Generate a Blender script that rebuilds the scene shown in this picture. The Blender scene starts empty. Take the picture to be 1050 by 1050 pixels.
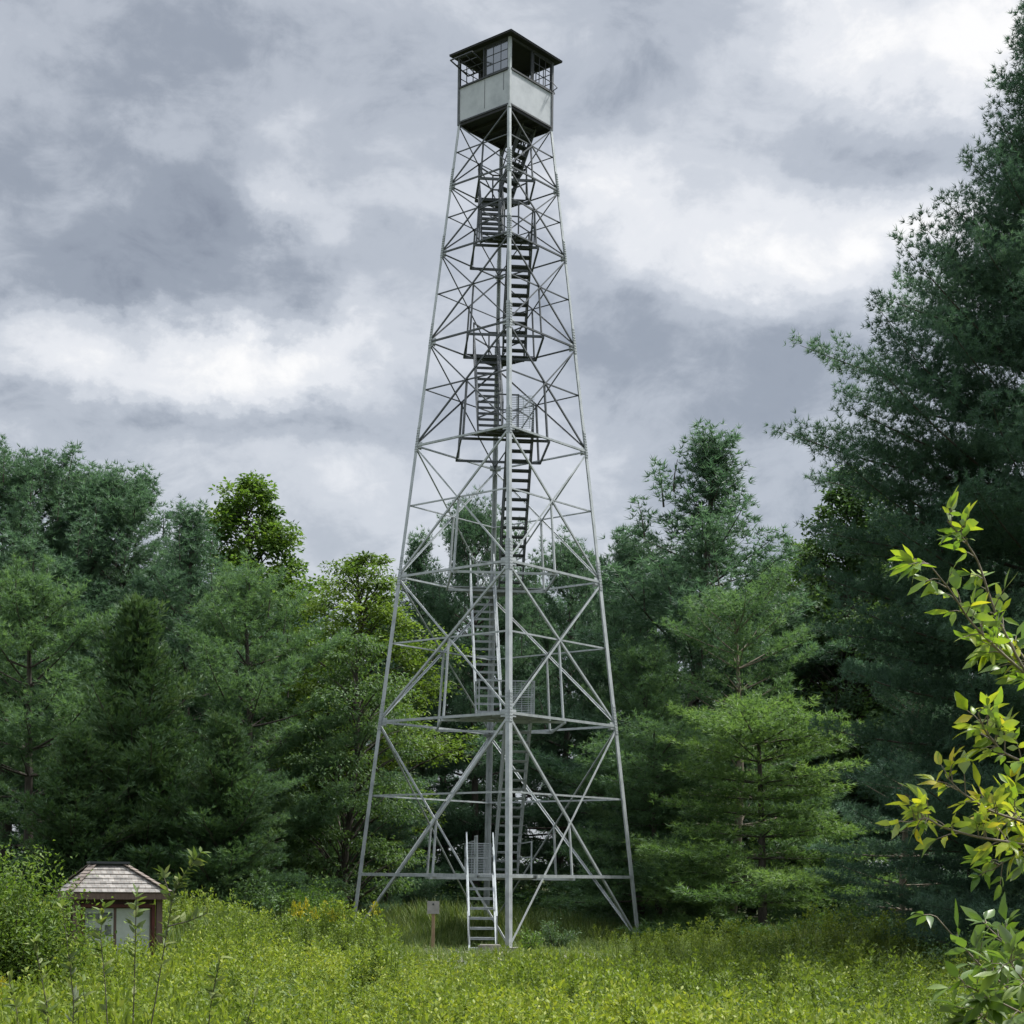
import bpy, math
import numpy as np
from mathutils import Vector, Matrix

scene = bpy.context.scene
COL = scene.collection
rng = np.random.default_rng(11)

# ------------------------------------------------------------------ camera numbers
F, PX, PY, ROLL, EYE = 1672.2, 525.0, 893.9, 0.0111, 2.2

def at(px, py, Y):
    """world point seen at a photo pixel, standing at distance Y"""
    du, dv = px - PX, py - PY
    c, s = math.cos(ROLL), math.sin(ROLL)
    u, v = c * du + s * dv, -s * du + c * dv
    return Vector((u / F * Y, Y, EYE - v / F * Y))

def smooth(e0, e1, x):
    t = np.clip((x - e0) / (e1 - e0), 0, 1)
    return t * t * (3 - 2 * t)

def ground_z(x, y):
    x = np.asarray(x, float); y = np.asarray(y, float)
    z = -0.95 + 0.85 * smooth(31, 43, y) + 0.25 * smooth(60, 90, y)
    z = z + 0.06 * np.sin(x * 0.7 + y * 0.31) + 0.05 * np.sin(x * 0.23 - y * 0.57)
    pad = np.exp(-(((x + 0.5) / 6.5) ** 4 + ((y - 49) / 7.0) ** 4))
    z = z * (1 - pad) + pad * (-0.12)
    z = z - 0.25 * smooth(14, 4, y)
    return z

# ------------------------------------------------------------------ object helpers
def tag(o, label=None, cat=None, group=None, kind=None):
    if label: o["label"] = label
    if cat: o["category"] = cat
    if group: o["group"] = group
    if kind: o["kind"] = kind
    return o

def empty(name, loc=(0, 0, 0), rz=0.0, parent=None):
    o = bpy.data.objects.new(name, None)
    o.empty_display_size = 0.3
    COL.objects.link(o)
    o.location = loc
    o.rotation_euler = (0, 0, rz)
    if parent: o.parent = parent
    return o

def mesh_np(name, V, faces, mat, tint=None, parent=None, smooth_shade=False):
    """faces: list of (M,k) int arrays; tint: per-face floats in the same order"""
    me = bpy.data.meshes.new(name)
    V = np.asarray(V, np.float32).reshape(-1, 3)
    me.vertices.add(len(V)); me.vertices.foreach_set("co", V.ravel())
    loops = np.concatenate([np.asarray(f, np.int32).ravel() for f in faces])
    tot = np.concatenate([np.full(len(f), np.asarray(f).shape[1], np.int32) for f in faces])
    start = np.concatenate([[0], np.cumsum(tot)[:-1]]).astype(np.int32)
    me.loops.add(len(loops)); me.loops.foreach_set("vertex_index", loops)
    me.polygons.add(len(tot)); me.polygons.foreach_set("loop_start", start)
    me.polygons.foreach_set("loop_total", tot)
    if smooth_shade:
        me.polygons.foreach_set("use_smooth", np.ones(len(tot), bool))
    if tint is not None:
        a = me.attributes.new("tint", 'FLOAT', 'FACE')
        a.data.foreach_set("value", np.asarray(tint, np.float32))
    me.update(calc_edges=True)
    me.materials.append(mat)
    o = bpy.data.objects.new(name, me)
    COL.objects.link(o)
    if parent: o.parent = parent
    return o

class MB:
    """collects boxes, bars and prisms into one mesh"""
    def __init__(s): s.v, s.f = [], []
    def prism(s, base, top):
        n = len(base); b = len(s.v)
        s.v += [tuple(p) for p in base] + [tuple(p) for p in top]
        for i in range(n):
            j = (i + 1) % n
            s.f.append((b + i, b + j, b + n + j, b + n + i))
        s.f.append(tuple(b + i for i in reversed(range(n))))
        s.f.append(tuple(b + n + i for i in range(n)))
        return s
    def poly(s, pts):
        b = len(s.v); s.v += [tuple(p) for p in pts]; s.f.append(tuple(range(b, b + len(pts)))); return s
    def box(s, c, sx, sy, sz, ax=None):
        c = Vector(c)
        X, Y, Z = ax if ax else (Vector((1, 0, 0)), Vector((0, 1, 0)), Vector((0, 0, 1)))
        X, Y, Z = X * sx / 2, Y * sy / 2, Z * sz / 2
        return s.prism([c - X - Y - Z, c + X - Y - Z, c + X + Y - Z, c - X + Y - Z],
                       [c - X - Y + Z, c + X - Y + Z, c + X + Y + Z, c - X + Y + Z])
    def bar(s, p0, p1, w, h, up=Vector((0, 0, 1))):
        p0, p1 = Vector(p0), Vector(p1); d = (p1 - p0).normalized()
        t = d.cross(up)
        if t.length < 1e-4: t = d.cross(Vector((0, 1, 0)))
        t.normalize(); n = t.cross(d).normalized()
        a, b = t * w / 2, n * h / 2
        q = [-a - b, a - b, a + b, -a + b]
        return s.prism([p0 + k for k in q], [p1 + k for k in q])
    def ell(s, p0, p1, n, w, th=0.012):
        """steel angle from p0 to p1, one flange lying in the plane of normal n"""
        p0, p1 = Vector(p0), Vector(p1); d = (p1 - p0).normalized()
        n = (n - d * n.dot(d)).normalized(); t = n.cross(d).normalized()
        if t.z < 0: t = -t
        prof = [(-.5, 0), (.5, 0), (.5, -th / w), (-.5 + th / w, -th / w), (-.5 + th / w, -1), (-.5, -1)]
        q = [t * (a * w) + n * (b * w) for a, b in prof]
        return s.prism([p0 + k for k in q], [p1 + k for k in q])
    def tube(s, pts, r, n=8):
        pts = [Vector(p) for p in pts]
        rs = r if isinstance(r, (list, tuple)) else [r] * len(pts)
        b = len(s.v)
        for i, p in enumerate(pts):
            d = (pts[min(i + 1, len(pts) - 1)] - pts[max(i - 1, 0)]).normalized()
            t = d.cross(Vector((0.13, 0.31, 1)));  t = t if t.length > 1e-3 else d.cross(Vector((1, 0, 0)))
            t.normalize(); m = d.cross(t)
            for k in range(n):
                a = 2 * math.pi * k / n
                s.v.append(tuple(p + (t * math.cos(a) + m * math.sin(a)) * rs[i]))
        for i in range(len(pts) - 1):
            for k in range(n):
                k2 = (k + 1) % n
                s.f.append((b + i * n + k, b + i * n + k2, b + (i + 1) * n + k2, b + (i + 1) * n + k))
        s.f.append(tuple(b + k for k in reversed(range(n))))
        s.f.append(tuple(b + (len(pts) - 1) * n + k for k in range(n)))
        return s
    def build(s, name, mat, parent=None, smooth_shade=False):
        me = bpy.data.meshes.new(name)
        me.from_pydata(s.v, [], s.f)
        me.update()
        if smooth_shade:
            me.polygons.foreach_set("use_smooth", np.ones(len(me.polygons), bool))
        me.materials.append(mat)
        o = bpy.data.objects.new(name, me)
        COL.objects.link(o)
        if parent: o.parent = parent
        return o

def copy_tree(o, parent=None):
    c = o.copy(); COL.objects.link(c)
    if parent: c.parent = parent
    for ch in list(o.children): copy_tree(ch, c)
    return c

# ------------------------------------------------------------------ materials
def new_mat(name):
    m = bpy.data.materials.new(name); m.use_nodes = True
    nt = m.node_tree; nt.nodes.clear()
    out = nt.nodes.new('ShaderNodeOutputMaterial')
    return m, nt, out

def ramp(nt, fac, stops):
    r = nt.nodes.new('ShaderNodeValToRGB')
    el = r.color_ramp.elements
    while len(el) > 1: el.remove(el[-1])
    el[0].position = stops[0][0]; el[0].color = (*stops[0][1], 1)
    for p, c in stops[1:]:
        e = el.new(p); e.color = (*c, 1)
    nt.links.new(fac, r.inputs['Fac'])
    return r

def surf_mat(name, stops, scale=3.0, rough=0.7, metal=0.0, bump=0.0, detail=6, stretch=(1, 1, 1), spec=0.4, bscale=None):
    m, nt, out = new_mat(name)
    p = nt.nodes.new('ShaderNodeBsdfPrincipled')
    tc = nt.nodes.new('ShaderNodeTexCoord'); mp = nt.nodes.new('ShaderNodeMapping')
    mp.inputs['Scale'].default_value = stretch
    nz = nt.nodes.new('ShaderNodeTexNoise')
    nz.inputs['Scale'].default_value = scale; nz.inputs['Detail'].default_value = detail
    nz.inputs['Roughness'].default_value = 0.65
    nt.links.new(tc.outputs['Object'], mp.inputs['Vector']); nt.links.new(mp.outputs[0], nz.inputs['Vector'])
    r = ramp(nt, nz.outputs['Fac'], stops)
    nt.links.new(r.outputs['Color'], p.inputs['Base Color'])
    p.inputs['Roughness'].default_value = rough; p.inputs['Metallic'].default_value = metal
    p.inputs['Specular IOR Level'].default_value = spec
    if bump:
        n2 = nt.nodes.new('ShaderNodeTexNoise'); n2.inputs['Scale'].default_value = bscale or scale * 4
        n2.inputs['Detail'].default_value = 5
        nt.links.new(mp.outputs[0], n2.inputs['Vector'])
        b = nt.nodes.new('ShaderNodeBump'); b.inputs['Strength'].default_value = bump
        b.inputs['Distance'].default_value = 0.02
        nt.links.new(n2.outputs['Fac'], b.inputs['Height']); nt.links.new(b.outputs[0], p.inputs['Normal'])
    nt.links.new(p.outputs[0], out.inputs['Surface'])
    return m

def leaf_mat(name, stops, trans=0.3, rough=0.55, back=None, patch=0.0, pscale=0.35, spec=0.25, tr_col=(1.1, 1.15, 0.55)):
    """foliage: colour by the per-leaf tint, a little variation over the plant, thin-leaf translucency"""
    m, nt, out = new_mat(name)
    at_ = nt.nodes.new('ShaderNodeAttribute'); at_.attribute_name = 'tint'
    fac = at_.outputs['Fac']
    if patch:
        tc = nt.nodes.new('ShaderNodeTexCoord')
        nz = nt.nodes.new('ShaderNodeTexNoise'); nz.inputs['Scale'].default_value = pscale; nz.inputs['Detail'].default_value = 3
        nt.links.new(tc.outputs['Object'], nz.inputs['Vector'])
        ma = nt.nodes.new('ShaderNodeMath'); ma.operation = 'MULTIPLY_ADD'
        ma.inputs[1].default_value = patch; nt.links.new(nz.outputs['Fac'], ma.inputs[0])
        sb = nt.nodes.new('ShaderNodeMath'); sb.operation = 'SUBTRACT'
        nt.links.new(at_.outputs['Fac'], sb.inputs[0]); sb.inputs[1].default_value = patch * 0.5
        nt.links.new(sb.outputs[0], ma.inputs[2]); fac = ma.outputs[0]
    r = ramp(nt, fac, stops)
    colour = r.outputs['Color']
    if back:
        g = nt.nodes.new('ShaderNodeNewGeometry')
        mx = nt.nodes.new('ShaderNodeMix'); mx.data_type = 'RGBA'
        nt.links.new(g.outputs['Backfacing'], mx.inputs[0])
        nt.links.new(colour, mx.inputs[6]); mx.inputs[7].default_value = (*back, 1)
        colour = mx.outputs[2]
    p = nt.nodes.new('ShaderNodeBsdfPrincipled')
    p.inputs['Roughness'].default_value = rough; p.inputs['Specular IOR Level'].default_value = spec
    nt.links.new(colour, p.inputs['Base Color'])
    t = nt.nodes.new('ShaderNodeBsdfTranslucent')
    mul = nt.nodes.new('ShaderNodeMix'); mul.data_type = 'RGBA'; mul.blend_type = 'MULTIPLY'
    mul.inputs[0].default_value = 1; nt.links.new(r.outputs['Color'], mul.inputs[6]); mul.inputs[7].default_value = (*tr_col, 1)
    nt.links.new(mul.outputs[2], t.inputs['Color'])
    ms = nt.nodes.new('ShaderNodeMixShader'); ms.inputs[0].default_value = trans
    nt.links.new(p.outputs[0], ms.inputs[1]); nt.links.new(t.outputs[0], ms.inputs[2])
    nt.links.new(ms.outputs[0], out.inputs['Surface'])
    return m

M = {}
M['galv'] = surf_mat('galvanised_steel', [(0.3, (0.27, 0.295, 0.30)), (0.5, (0.40, 0.428, 0.435)), (0.75, (0.50, 0.525, 0.53))],
                     scale=4, rough=0.5, metal=0.25, bump=0.05, stretch=(1, 1, 0.6))
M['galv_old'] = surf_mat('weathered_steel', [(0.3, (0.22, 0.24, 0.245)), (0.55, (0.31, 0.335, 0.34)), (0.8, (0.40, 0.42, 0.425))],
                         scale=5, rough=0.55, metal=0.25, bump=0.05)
M['galv_backlit'] = surf_mat('backlit_tone_steel', [(0.3, (0.062, 0.070, 0.075)), (0.55, (0.100, 0.110, 0.117)), (0.8, (0.155, 0.168, 0.174))], scale=5, rough=0.55, metal=0.25, bump=0.05)  # backlit darkness of upper lattice and cab posts put into the steel colour
M['steel_backlit'] = surf_mat('backlit_tone_stair_steel', [(0.3, (0.055, 0.062, 0.066)), (0.6, (0.095, 0.105, 0.11)), (0.8, (0.15, 0.16, 0.165))], scale=5, rough=0.6, metal=0.2, bump=0.05)  # shaded copy for upper stairs and landings, backlight darkness in the colour
M['shade_deck'] = surf_mat('shade_toned_boards', [(0.3, (0.018, 0.019, 0.021)), (0.7, (0.035, 0.036, 0.04))], scale=6, rough=0.8)  # dark boards, with the shade under the cab also put into the colour
M['cab_paint'] = surf_mat('faded_white_paint', [(0.26, (0.22, 0.238, 0.255)), (0.38, (0.36, 0.385, 0.41)), (0.52, (0.425, 0.45, 0.475)), (0.75, (0.49, 0.515, 0.54))],
                          scale=1.9, rough=0.6, bump=0.08)
M['sash'] = surf_mat('dark_sash_paint', [(0.3, (0.03, 0.035, 0.04)), (0.7, (0.06, 0.065, 0.07))], scale=8, rough=0.6)
M['concrete'] = surf_mat('concrete', [(0.3, (0.15, 0.14, 0.12)), (0.7, (0.27, 0.25, 0.22))], scale=5, rough=0.9, bump=0.3)
M['wood'] = surf_mat('raw_post_wood', [(0.3, (0.16, 0.11, 0.065)), (0.7, (0.28, 0.20, 0.12))], scale=5, rough=0.8, stretch=(6, 6, 0.6), bump=0.2)
M['sign_metal'] = surf_mat('sign_metal', [(0.3, (0.20, 0.195, 0.18)), (0.7, (0.29, 0.28, 0.26))], scale=6, rough=0.6)
M['kiosk_wood'] = surf_mat('red_brown_stain', [(0.3, (0.085, 0.055, 0.044)), (0.7, (0.16, 0.108, 0.088))], scale=4, rough=0.75, stretch=(5, 5, 0.7), bump=0.2)
M['kiosk_trim'] = surf_mat('dark_red_trim', [(0.3, (0.06, 0.013, 0.010)), (0.7, (0.10, 0.022, 0.017))], scale=4, rough=0.6)
M['board_white'] = surf_mat('notice_board_sheet', [(0.3, (0.32, 0.36, 0.31)), (0.7, (0.50, 0.53, 0.47))], scale=2.5, rough=0.5)
M['board_dark'] = surf_mat('printed_picture', [(0.35, (0.03, 0.04, 0.035)), (0.6, (0.20, 0.22, 0.19))], scale=9, rough=0.5)
M['bark'] = surf_mat('bark', [(0.3, (0.035, 0.03, 0.026)), (0.7, (0.10, 0.085, 0.07))], scale=5, rough=0.95, bump=0.6, stretch=(2, 2, 0.5))
M['bark_pale'] = surf_mat('pale_bark', [(0.3, (0.12, 0.10, 0.075)), (0.7, (0.24, 0.20, 0.15))], scale=7, rough=0.9, bump=0.3)
M['gravel'] = surf_mat('gravel', [(0.35, (0.13, 0.13, 0.10)), (0.65, (0.27, 0.26, 0.22))], scale=40, rough=0.95, bump=0.6)
M['ground'] = surf_mat('soil_and_thatch', [(0.3, (0.035, 0.04, 0.015)), (0.5, (0.06, 0.075, 0.02)), (0.7, (0.10, 0.11, 0.035))],
                       scale=0.8, rough=0.95, bump=0.5, bscale=14)

def shingle_mat():
    m, nt, out = new_mat('cedar_shingles')
    tc = nt.nodes.new('ShaderNodeTexCoord')
    br = nt.nodes.new('ShaderNodeTexBrick')
    br.offset = 0.5; br.offset_frequency = 2
    br.inputs['Color1'].default_value = (0.15, 0.143, 0.132, 1); br.inputs['Color2'].default_value = (0.29, 0.275, 0.255, 1)
    br.inputs['Mortar'].default_value = (0.16, 0.13, 0.11, 1)
    br.inputs['Scale'].default_value = 1.0; br.inputs['Mortar Size'].default_value = 0.006
    br.inputs['Brick Width'].default_value = 0.13; br.inputs['Row Height'].default_value = 0.13
    nt.links.new(tc.outputs['UV'], br.inputs['Vector'])
    nz = nt.nodes.new('ShaderNodeTexNoise'); nz.inputs['Scale'].default_value = 7; nz.inputs['Detail'].default_value = 5
    nt.links.new(tc.outputs['Object'], nz.inputs['Vector'])
    rr = ramp(nt, nz.outputs['Fac'], [(0.3, (0.6, 0.6, 0.6)), (0.7, (1.1, 1.08, 1.05))])
    mx = nt.nodes.new('ShaderNodeMix'); mx.data_type = 'RGBA'; mx.blend_type = 'MULTIPLY'; mx.inputs[0].default_value = 1
    nt.links.new(br.outputs['Color'], mx.inputs[6]); nt.links.new(rr.outputs['Color'], mx.inputs[7])
    p = nt.nodes.new('ShaderNodeBsdfPrincipled'); p.inputs['Roughness'].default_value = 0.85
    nt.links.new(mx.outputs[2], p.inputs['Base Color'])
    b = nt.nodes.new('ShaderNodeBump'); b.inputs['Strength'].default_value = 0.6; b.inputs['Distance'].default_value = 0.02
    nt.links.new(br.outputs['Fac'], b.inputs['Height']); b.invert = True
    nt.links.new(b.outputs[0], p.inputs['Normal'])
    nt.links.new(p.outputs[0], out.inputs['Surface'])
    return m
M['shingle'] = shingle_mat()

def glass_mat():
    m, nt, out = new_mat('dusty_window_glass')
    t = nt.nodes.new('ShaderNodeBsdfTransparent'); t.inputs[0].default_value = (0.30, 0.34, 0.36, 1)
    g = nt.nodes.new('ShaderNodeBsdfGlossy'); g.inputs['Roughness'].default_value = 0.12; g.inputs[0].default_value = (0.4, 0.42, 0.44, 1)
    d = nt.nodes.new('ShaderNodeBsdfDiffuse'); d.inputs[0].default_value = (0.16, 0.18, 0.19, 1)
    fr = nt.nodes.new('ShaderNodeFresnel'); fr.inputs[0].default_value = 1.5
    a = nt.nodes.new('ShaderNodeMixShader'); nt.links.new(fr.outputs[0], a.inputs[0])
    nt.links.new(t.outputs[0], a.inputs[1]); nt.links.new(g.outputs[0], a.inputs[2])
    b = nt.nodes.new('ShaderNodeMixShader'); b.inputs[0].default_value = 0.25
    nt.links.new(a.outputs[0], b.inputs[1]); nt.links.new(d.outputs[0], b.inputs[2])
    nt.links.new(b.outputs[0], out.inputs['Surface'])
    return m
M['glass'] = glass_mat()

def mesh_wire_mat():
    """woven wire guard: real holes cut by a grid of transparent cells"""
    m, nt, out = new_mat('wire_mesh')
    tc = nt.nodes.new('ShaderNodeTexCoord'); br = nt.nodes.new('ShaderNodeTexBrick')
    br.offset = 0.0
    br.inputs['Scale'].default_value = 1; br.inputs['Brick Width'].default_value = 0.2; br.inputs['Row Height'].default_value = 0.055
    br.inputs['Mortar Size'].default_value = 0.009; br.inputs['Mortar Smooth'].default_value = 0
    nt.links.new(tc.outputs['UV'], br.inputs['Vector'])
    t = nt.nodes.new('ShaderNodeBsdfTransparent')
    p = nt.nodes.new('ShaderNodeBsdfPrincipled'); p.inputs['Base Color'].default_value = (0.36, 0.39, 0.40, 1); p.inputs['Roughness'].default_value = 0.5
    ms = nt.nodes.new('ShaderNodeMixShader')
    nt.links.new(br.outputs['Fac'], ms.inputs[0]); nt.links.new(t.outputs[0], ms.inputs[1]); nt.links.new(p.outputs[0], ms.inputs[2])
    nt.links.new(ms.outputs[0], out.inputs['Surface'])
    return m
M['wire'] = mesh_wire_mat()

M['pine'] = leaf_mat('white_pine_needles', [(0, (0.044, 0.088, 0.056)), (0.5, (0.088, 0.156, 0.098)), (1, (0.145, 0.232, 0.14))], trans=0.42, patch=0.3, spec=0.3, tr_col=(1.0, 1.1, 0.75))
M['pine_light'] = leaf_mat('light_pine_needles', [(0, (0.055, 0.108, 0.06)), (0.5, (0.105, 0.186, 0.098)), (1, (0.165, 0.262, 0.138))], trans=0.42, patch=0.3)
M['pine_yellow'] = leaf_mat('yellow_green_needles', [(0, (0.0601, 0.1194, 0.045)), (0.5, (0.1256, 0.2117, 0.076)), (1, (0.202, 0.2985, 0.11))], trans=0.42, patch=0.3)
M['pine_deep'] = leaf_mat('deep_pine_needles', [(0, (0.0367, 0.0799, 0.0562)), (0.5, (0.0734, 0.1361, 0.0929)), (1, (0.1274, 0.2074, 0.135))], trans=0.42, patch=0.3, tr_col=(1.0, 1.1, 0.75))
M['cedar'] = leaf_mat('red_cedar_sprays', [(0, (0.042, 0.088, 0.04)), (0.5, (0.078, 0.142, 0.064)), (1, (0.128, 0.19, 0.088))], trans=0.32, patch=0.4)
M['leaf_a'] = leaf_mat('broad_leaves_green', [(0.0, (0.0405, 0.0945, 0.0189)), (0.5, (0.0945, 0.1688, 0.0324)), (1.0, (0.1755, 0.2565, 0.054))], trans=0.42, patch=0.35)
M['leaf_b'] = leaf_mat('broad_leaves_bright', [(0.0, (0.0495, 0.095, 0.02)), (0.5, (0.1045, 0.17, 0.034)), (1.0, (0.187, 0.26, 0.055))], trans=0.42, patch=0.3)
M['leaf_c'] = leaf_mat('broad_leaves_dark', [(0, (0.04, 0.086, 0.036)), (0.5, (0.08, 0.142, 0.054)), (1, (0.13, 0.205, 0.078))], trans=0.42, patch=0.3)
M['goldenrod'] = leaf_mat('goldenrod_leaves', [(0, (0.07, 0.112, 0.0232)), (0.4, (0.1486, 0.208, 0.0321)), (0.75, (0.2388, 0.292, 0.0446)), (1, (0.3184, 0.345, 0.0553))], trans=0.4, patch=0.0)
M['bloom'] = leaf_mat('goldenrod_bloom', [(0.0, (0.24, 0.25, 0.02)), (0.5, (0.42, 0.36, 0.02)), (1.0, (0.55, 0.47, 0.04))], trans=0.25)
M['grass'] = leaf_mat('tall_grass', [(0.0, (0.055, 0.095, 0.028)), (0.5, (0.11, 0.165, 0.045)), (0.85, (0.20, 0.24, 0.085)), (1.0, (0.34, 0.31, 0.17))], trans=0.35)
M['weed'] = leaf_mat('weed_leaves', [(0.0, (0.05, 0.085, 0.02)), (0.5, (0.10, 0.15, 0.035)), (1.0, (0.19, 0.22, 0.07))], trans=0.35, back=(0.17, 0.20, 0.12))
M['meadow_weed'] = leaf_mat('meadow_weed_leaves', [(0.0, (0.0466, 0.0831, 0.0203)), (0.5, (0.0998, 0.1484, 0.0338)), (1.0, (0.1862, 0.2256, 0.0563))], trans=0.35)
M['sapling_leaf'] = leaf_mat('sapling_leaves', [(0.0, (0.07, 0.14, 0.025)), (0.45, (0.17, 0.27, 0.025)), (0.8, (0.36, 0.40, 0.03)), (1.0, (0.52, 0.42, 0.04))], patch=0.55, pscale=38, trans=0.42, back=(0.30, 0.36, 0.20), rough=0.4, spec=0.35)
M['sapling_dark'] = leaf_mat('low_sapling_leaves', [(0.0, (0.045, 0.09, 0.02)), (0.6, (0.10, 0.17, 0.025)), (1.0, (0.17, 0.24, 0.035))], patch=0.55, pscale=38, trans=0.38, back=(0.26, 0.31, 0.22), rough=0.42, spec=0.35)

# ------------------------------------------------------------------ world, sun, camera
SUN_EL, SUN_AZ = math.radians(57), math.radians(62)     # azimuth from +Y towards +X
def build_world():
    w = bpy.data.worlds.new("World"); scene.world = w; w.use_nodes = True
    nt = w.node_tree; nt.nodes.clear()
    N, Lk = nt.nodes.new, nt.links.new
    out = N('ShaderNodeOutputWorld')
    sky = N('ShaderNodeTexSky'); sky.sky_type = 'NISHITA'; sky.sun_disc = False
    sky.sun_elevation = SUN_EL; sky.sun_rotation = SUN_AZ
    b1 = N('ShaderNodeBackground'); b1.inputs['Strength'].default_value = 0.1
    Lk(sky.outputs[0], b1.inputs['Color'])
    tc = N('ShaderNodeTexCoord'); D = tc.outputs['Generated']
    sp = N('ShaderNodeSeparateXYZ'); Lk(D, sp.inputs[0])
    def math_(op, a, b=None, c=None, clamp=False):
        m = N('ShaderNodeMath'); m.operation = op; m.use_clamp = clamp
        for i, k in enumerate((a, b, c)):
            if k is None: continue
            if isinstance(k, (int, float)): m.inputs[i].default_value = k
            else: Lk(k, m.inputs[i])
        return m.outputs[0]
    dy = math_('MAXIMUM', sp.outputs['Y'], 0.25)
    u = math_('DIVIDE', sp.outputs['X'], dy); v = math_('DIVIDE', sp.outputs['Z'], dy)
    front = N('ShaderNodeMapRange'); front.interpolation_type = 'SMOOTHSTEP'
    front.inputs[1].default_value = 0.3; front.inputs[2].default_value = 0.7; Lk(sp.outputs['Y'], front.inputs[0])
    cb = N('ShaderNodeCombineXYZ'); Lk(u, cb.inputs[0]); Lk(v, cb.inputs[1])
    # ragged edges: the cloud coordinates are pushed about by noise
    def noise(vec, scale, detail, rough, dist=0.0, off=(0, 0, 0), st=(1, 1, 1)):
        mp = N('ShaderNodeMapping'); mp.inputs['Location'].default_value = off; mp.inputs['Scale'].default_value = st
        Lk(vec, mp.inputs['Vector'])
        n = N('ShaderNodeTexNoise'); n.inputs['Scale'].default_value = scale; n.inputs['Detail'].default_value = detail
        n.inputs['Roughness'].default_value = rough; n.inputs['Distortion'].default_value = dist
        Lk(mp.outputs[0], n.inputs['Vector']); return n
    wn = noise(D, 13, 9, 0.62, off=(3, 1, 2), st=(1, 1, 1.4))
    ws = N('ShaderNodeVectorMath'); ws.operation = 'SUBTRACT'; Lk(wn.outputs['Color'], ws.inputs[0]); ws.inputs[1].default_value = (.5, .5, .5)
    wm = N('ShaderNodeVectorMath'); wm.operation = 'MULTIPLY_ADD'; Lk(ws.outputs[0], wm.inputs[0]); wm.inputs[1].default_value = (.15, .085, 0); Lk(cb.outputs[0], wm.inputs[2])
    UV = wm.outputs[0]
    # large cloud masses by direction (azimuth / elevation slopes): centre x, y, size x, size y, lightness
    blobs = [(120, 365, 200, 50, .22), (330, 350, 110, 38, .18), (20, 330, 120, 45, .15), (220, 385, 180, 36, .24),
             (290, 220, 55, 50, .20), (195, 125, 60, 40, .12), (70, 225, 60, 55, .08),
             (830, 235, 175, 70, .27), (760, 265, 120, 50, .16), (940, 220, 90, 50, .16), (620, 205, 80, 70, .26), (700, 160, 120, 55, .14),
             (960, 20, 190, 75, .46), (800, 70, 140, 70, .12), (1080, 40, 120, 90, .2),
             (420, 540, 240, 70, .18), (560, 480, 90, 60, .08), (400, 205, 90, 30, .12), (270, 470, 200, 40, .10),
             (70, 220, 230, 85, -.20), (230, 270, 150, 60, -.14), (60, 100, 230, 80, -.15), (330, 30, 150, 50, -.10), (40, 290, 150, 35, -.10),
             (90, 430, 260, 26, -.10), (340, 430, 120, 30, -.10), (720, 370, 260, 70, -.10), (640, 300, 130, 40, -.06), (260, 320, 70, 25, -.12),
             (540, 110, 130, 60, -.03), (880, 150, 130, 40, -.08), (760, 470, 240, 60, -.04)]
    tot = None
    for px, py, rx, ry, amp in blobs:
        s = N('ShaderNodeVectorMath'); s.operation = 'SUBTRACT'; Lk(UV, s.inputs[0])
        s.inputs[1].default_value = ((px - PX) / F, (PY - py) / F, 0)
        k = N('ShaderNodeVectorMath'); k.operation = 'MULTIPLY'; Lk(s.outputs[0], k.inputs[0]); k.inputs[1].default_value = (F / rx, F / ry, 0)
        l = N('ShaderNodeVectorMath'); l.operation = 'LENGTH'; Lk(k.outputs[0], l.inputs[0])
        mr = N('ShaderNodeMapRange'); mr.interpolation_type = 'SMOOTHSTEP'
        mr.inputs[1].default_value = 0.1; mr.inputs[2].default_value = 1.5; mr.inputs[3].default_value = amp; mr.inputs[4].default_value = 0
        Lk(l.outputs['Value'], mr.inputs[0])
        tot = mr.outputs[0] if tot is None else math_('ADD', tot, mr.outputs[0])
    tot = math_('MULTIPLY', tot, front.outputs[0])
    n1 = noise(D, 5.5, 9, 0.52, 0.5, off=(1.3, 4.2, 0.7), st=(1, 1, 1.9))
    n2 = noise(D, 12, 10, 0.60, 0.4, off=(5.3, 2.2, 7.7), st=(1, 1, 1.6))
    val = math_('ADD', math_('MULTIPLY_ADD', n1.outputs['Fac'], 0.34, 0.345), math_('MULTIPLY', math_('SUBTRACT', n2.outputs['Fac'], 0.5), 0.60))
    n3 = noise(D, 34, 8, 0.62, 0.6, off=(2.1, 8.4, 3.3), st=(1, 1, 1.5))
    val = math_('ADD', val, math_('MULTIPLY', math_('SUBTRACT', n3.outputs['Fac'], 0.5), 0.24))
    val = math_('ADD', val, tot)
    rp = ramp(nt, val, [(0.10, (0.115, 0.128, 0.158)), (0.32, (0.184, 0.203, 0.236)), (0.50, (0.280, 0.300, 0.334)), (0.66, (0.372, 0.389, 0.418)), (0.82, (0.48, 0.488, 0.505)), (1.02, (0.60, 0.592, 0.582))])
    rp.color_ramp.interpolation = 'EASE'
    hi = N('ShaderNodeMapRange'); hi.interpolation_type = 'SMOOTHSTEP'
    hi.inputs[1].default_value = 0.52; hi.inputs[2].default_value = 1.0; hi.inputs[3].default_value = 1.0; hi.inputs[4].default_value = 5.4
    Lk(sp.outputs['Z'], hi.inputs[0])
    b2 = N('ShaderNodeBackground'); Lk(rp.outputs['Color'], b2.inputs['Color']); Lk(hi.outputs[0], b2.inputs['Strength'])
    mx = N('ShaderNodeMixShader'); mx.inputs[0].default_value = 0.92
    Lk(b1.outputs[0], mx.inputs[1]); Lk(b2.outputs[0], mx.inputs[2]); Lk(mx.outputs[0], out.inputs['Surface'])
    w.cycles.sampling_method = 'MANUAL'; w.cycles.sample_map_resolution = 512
build_world()

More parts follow.
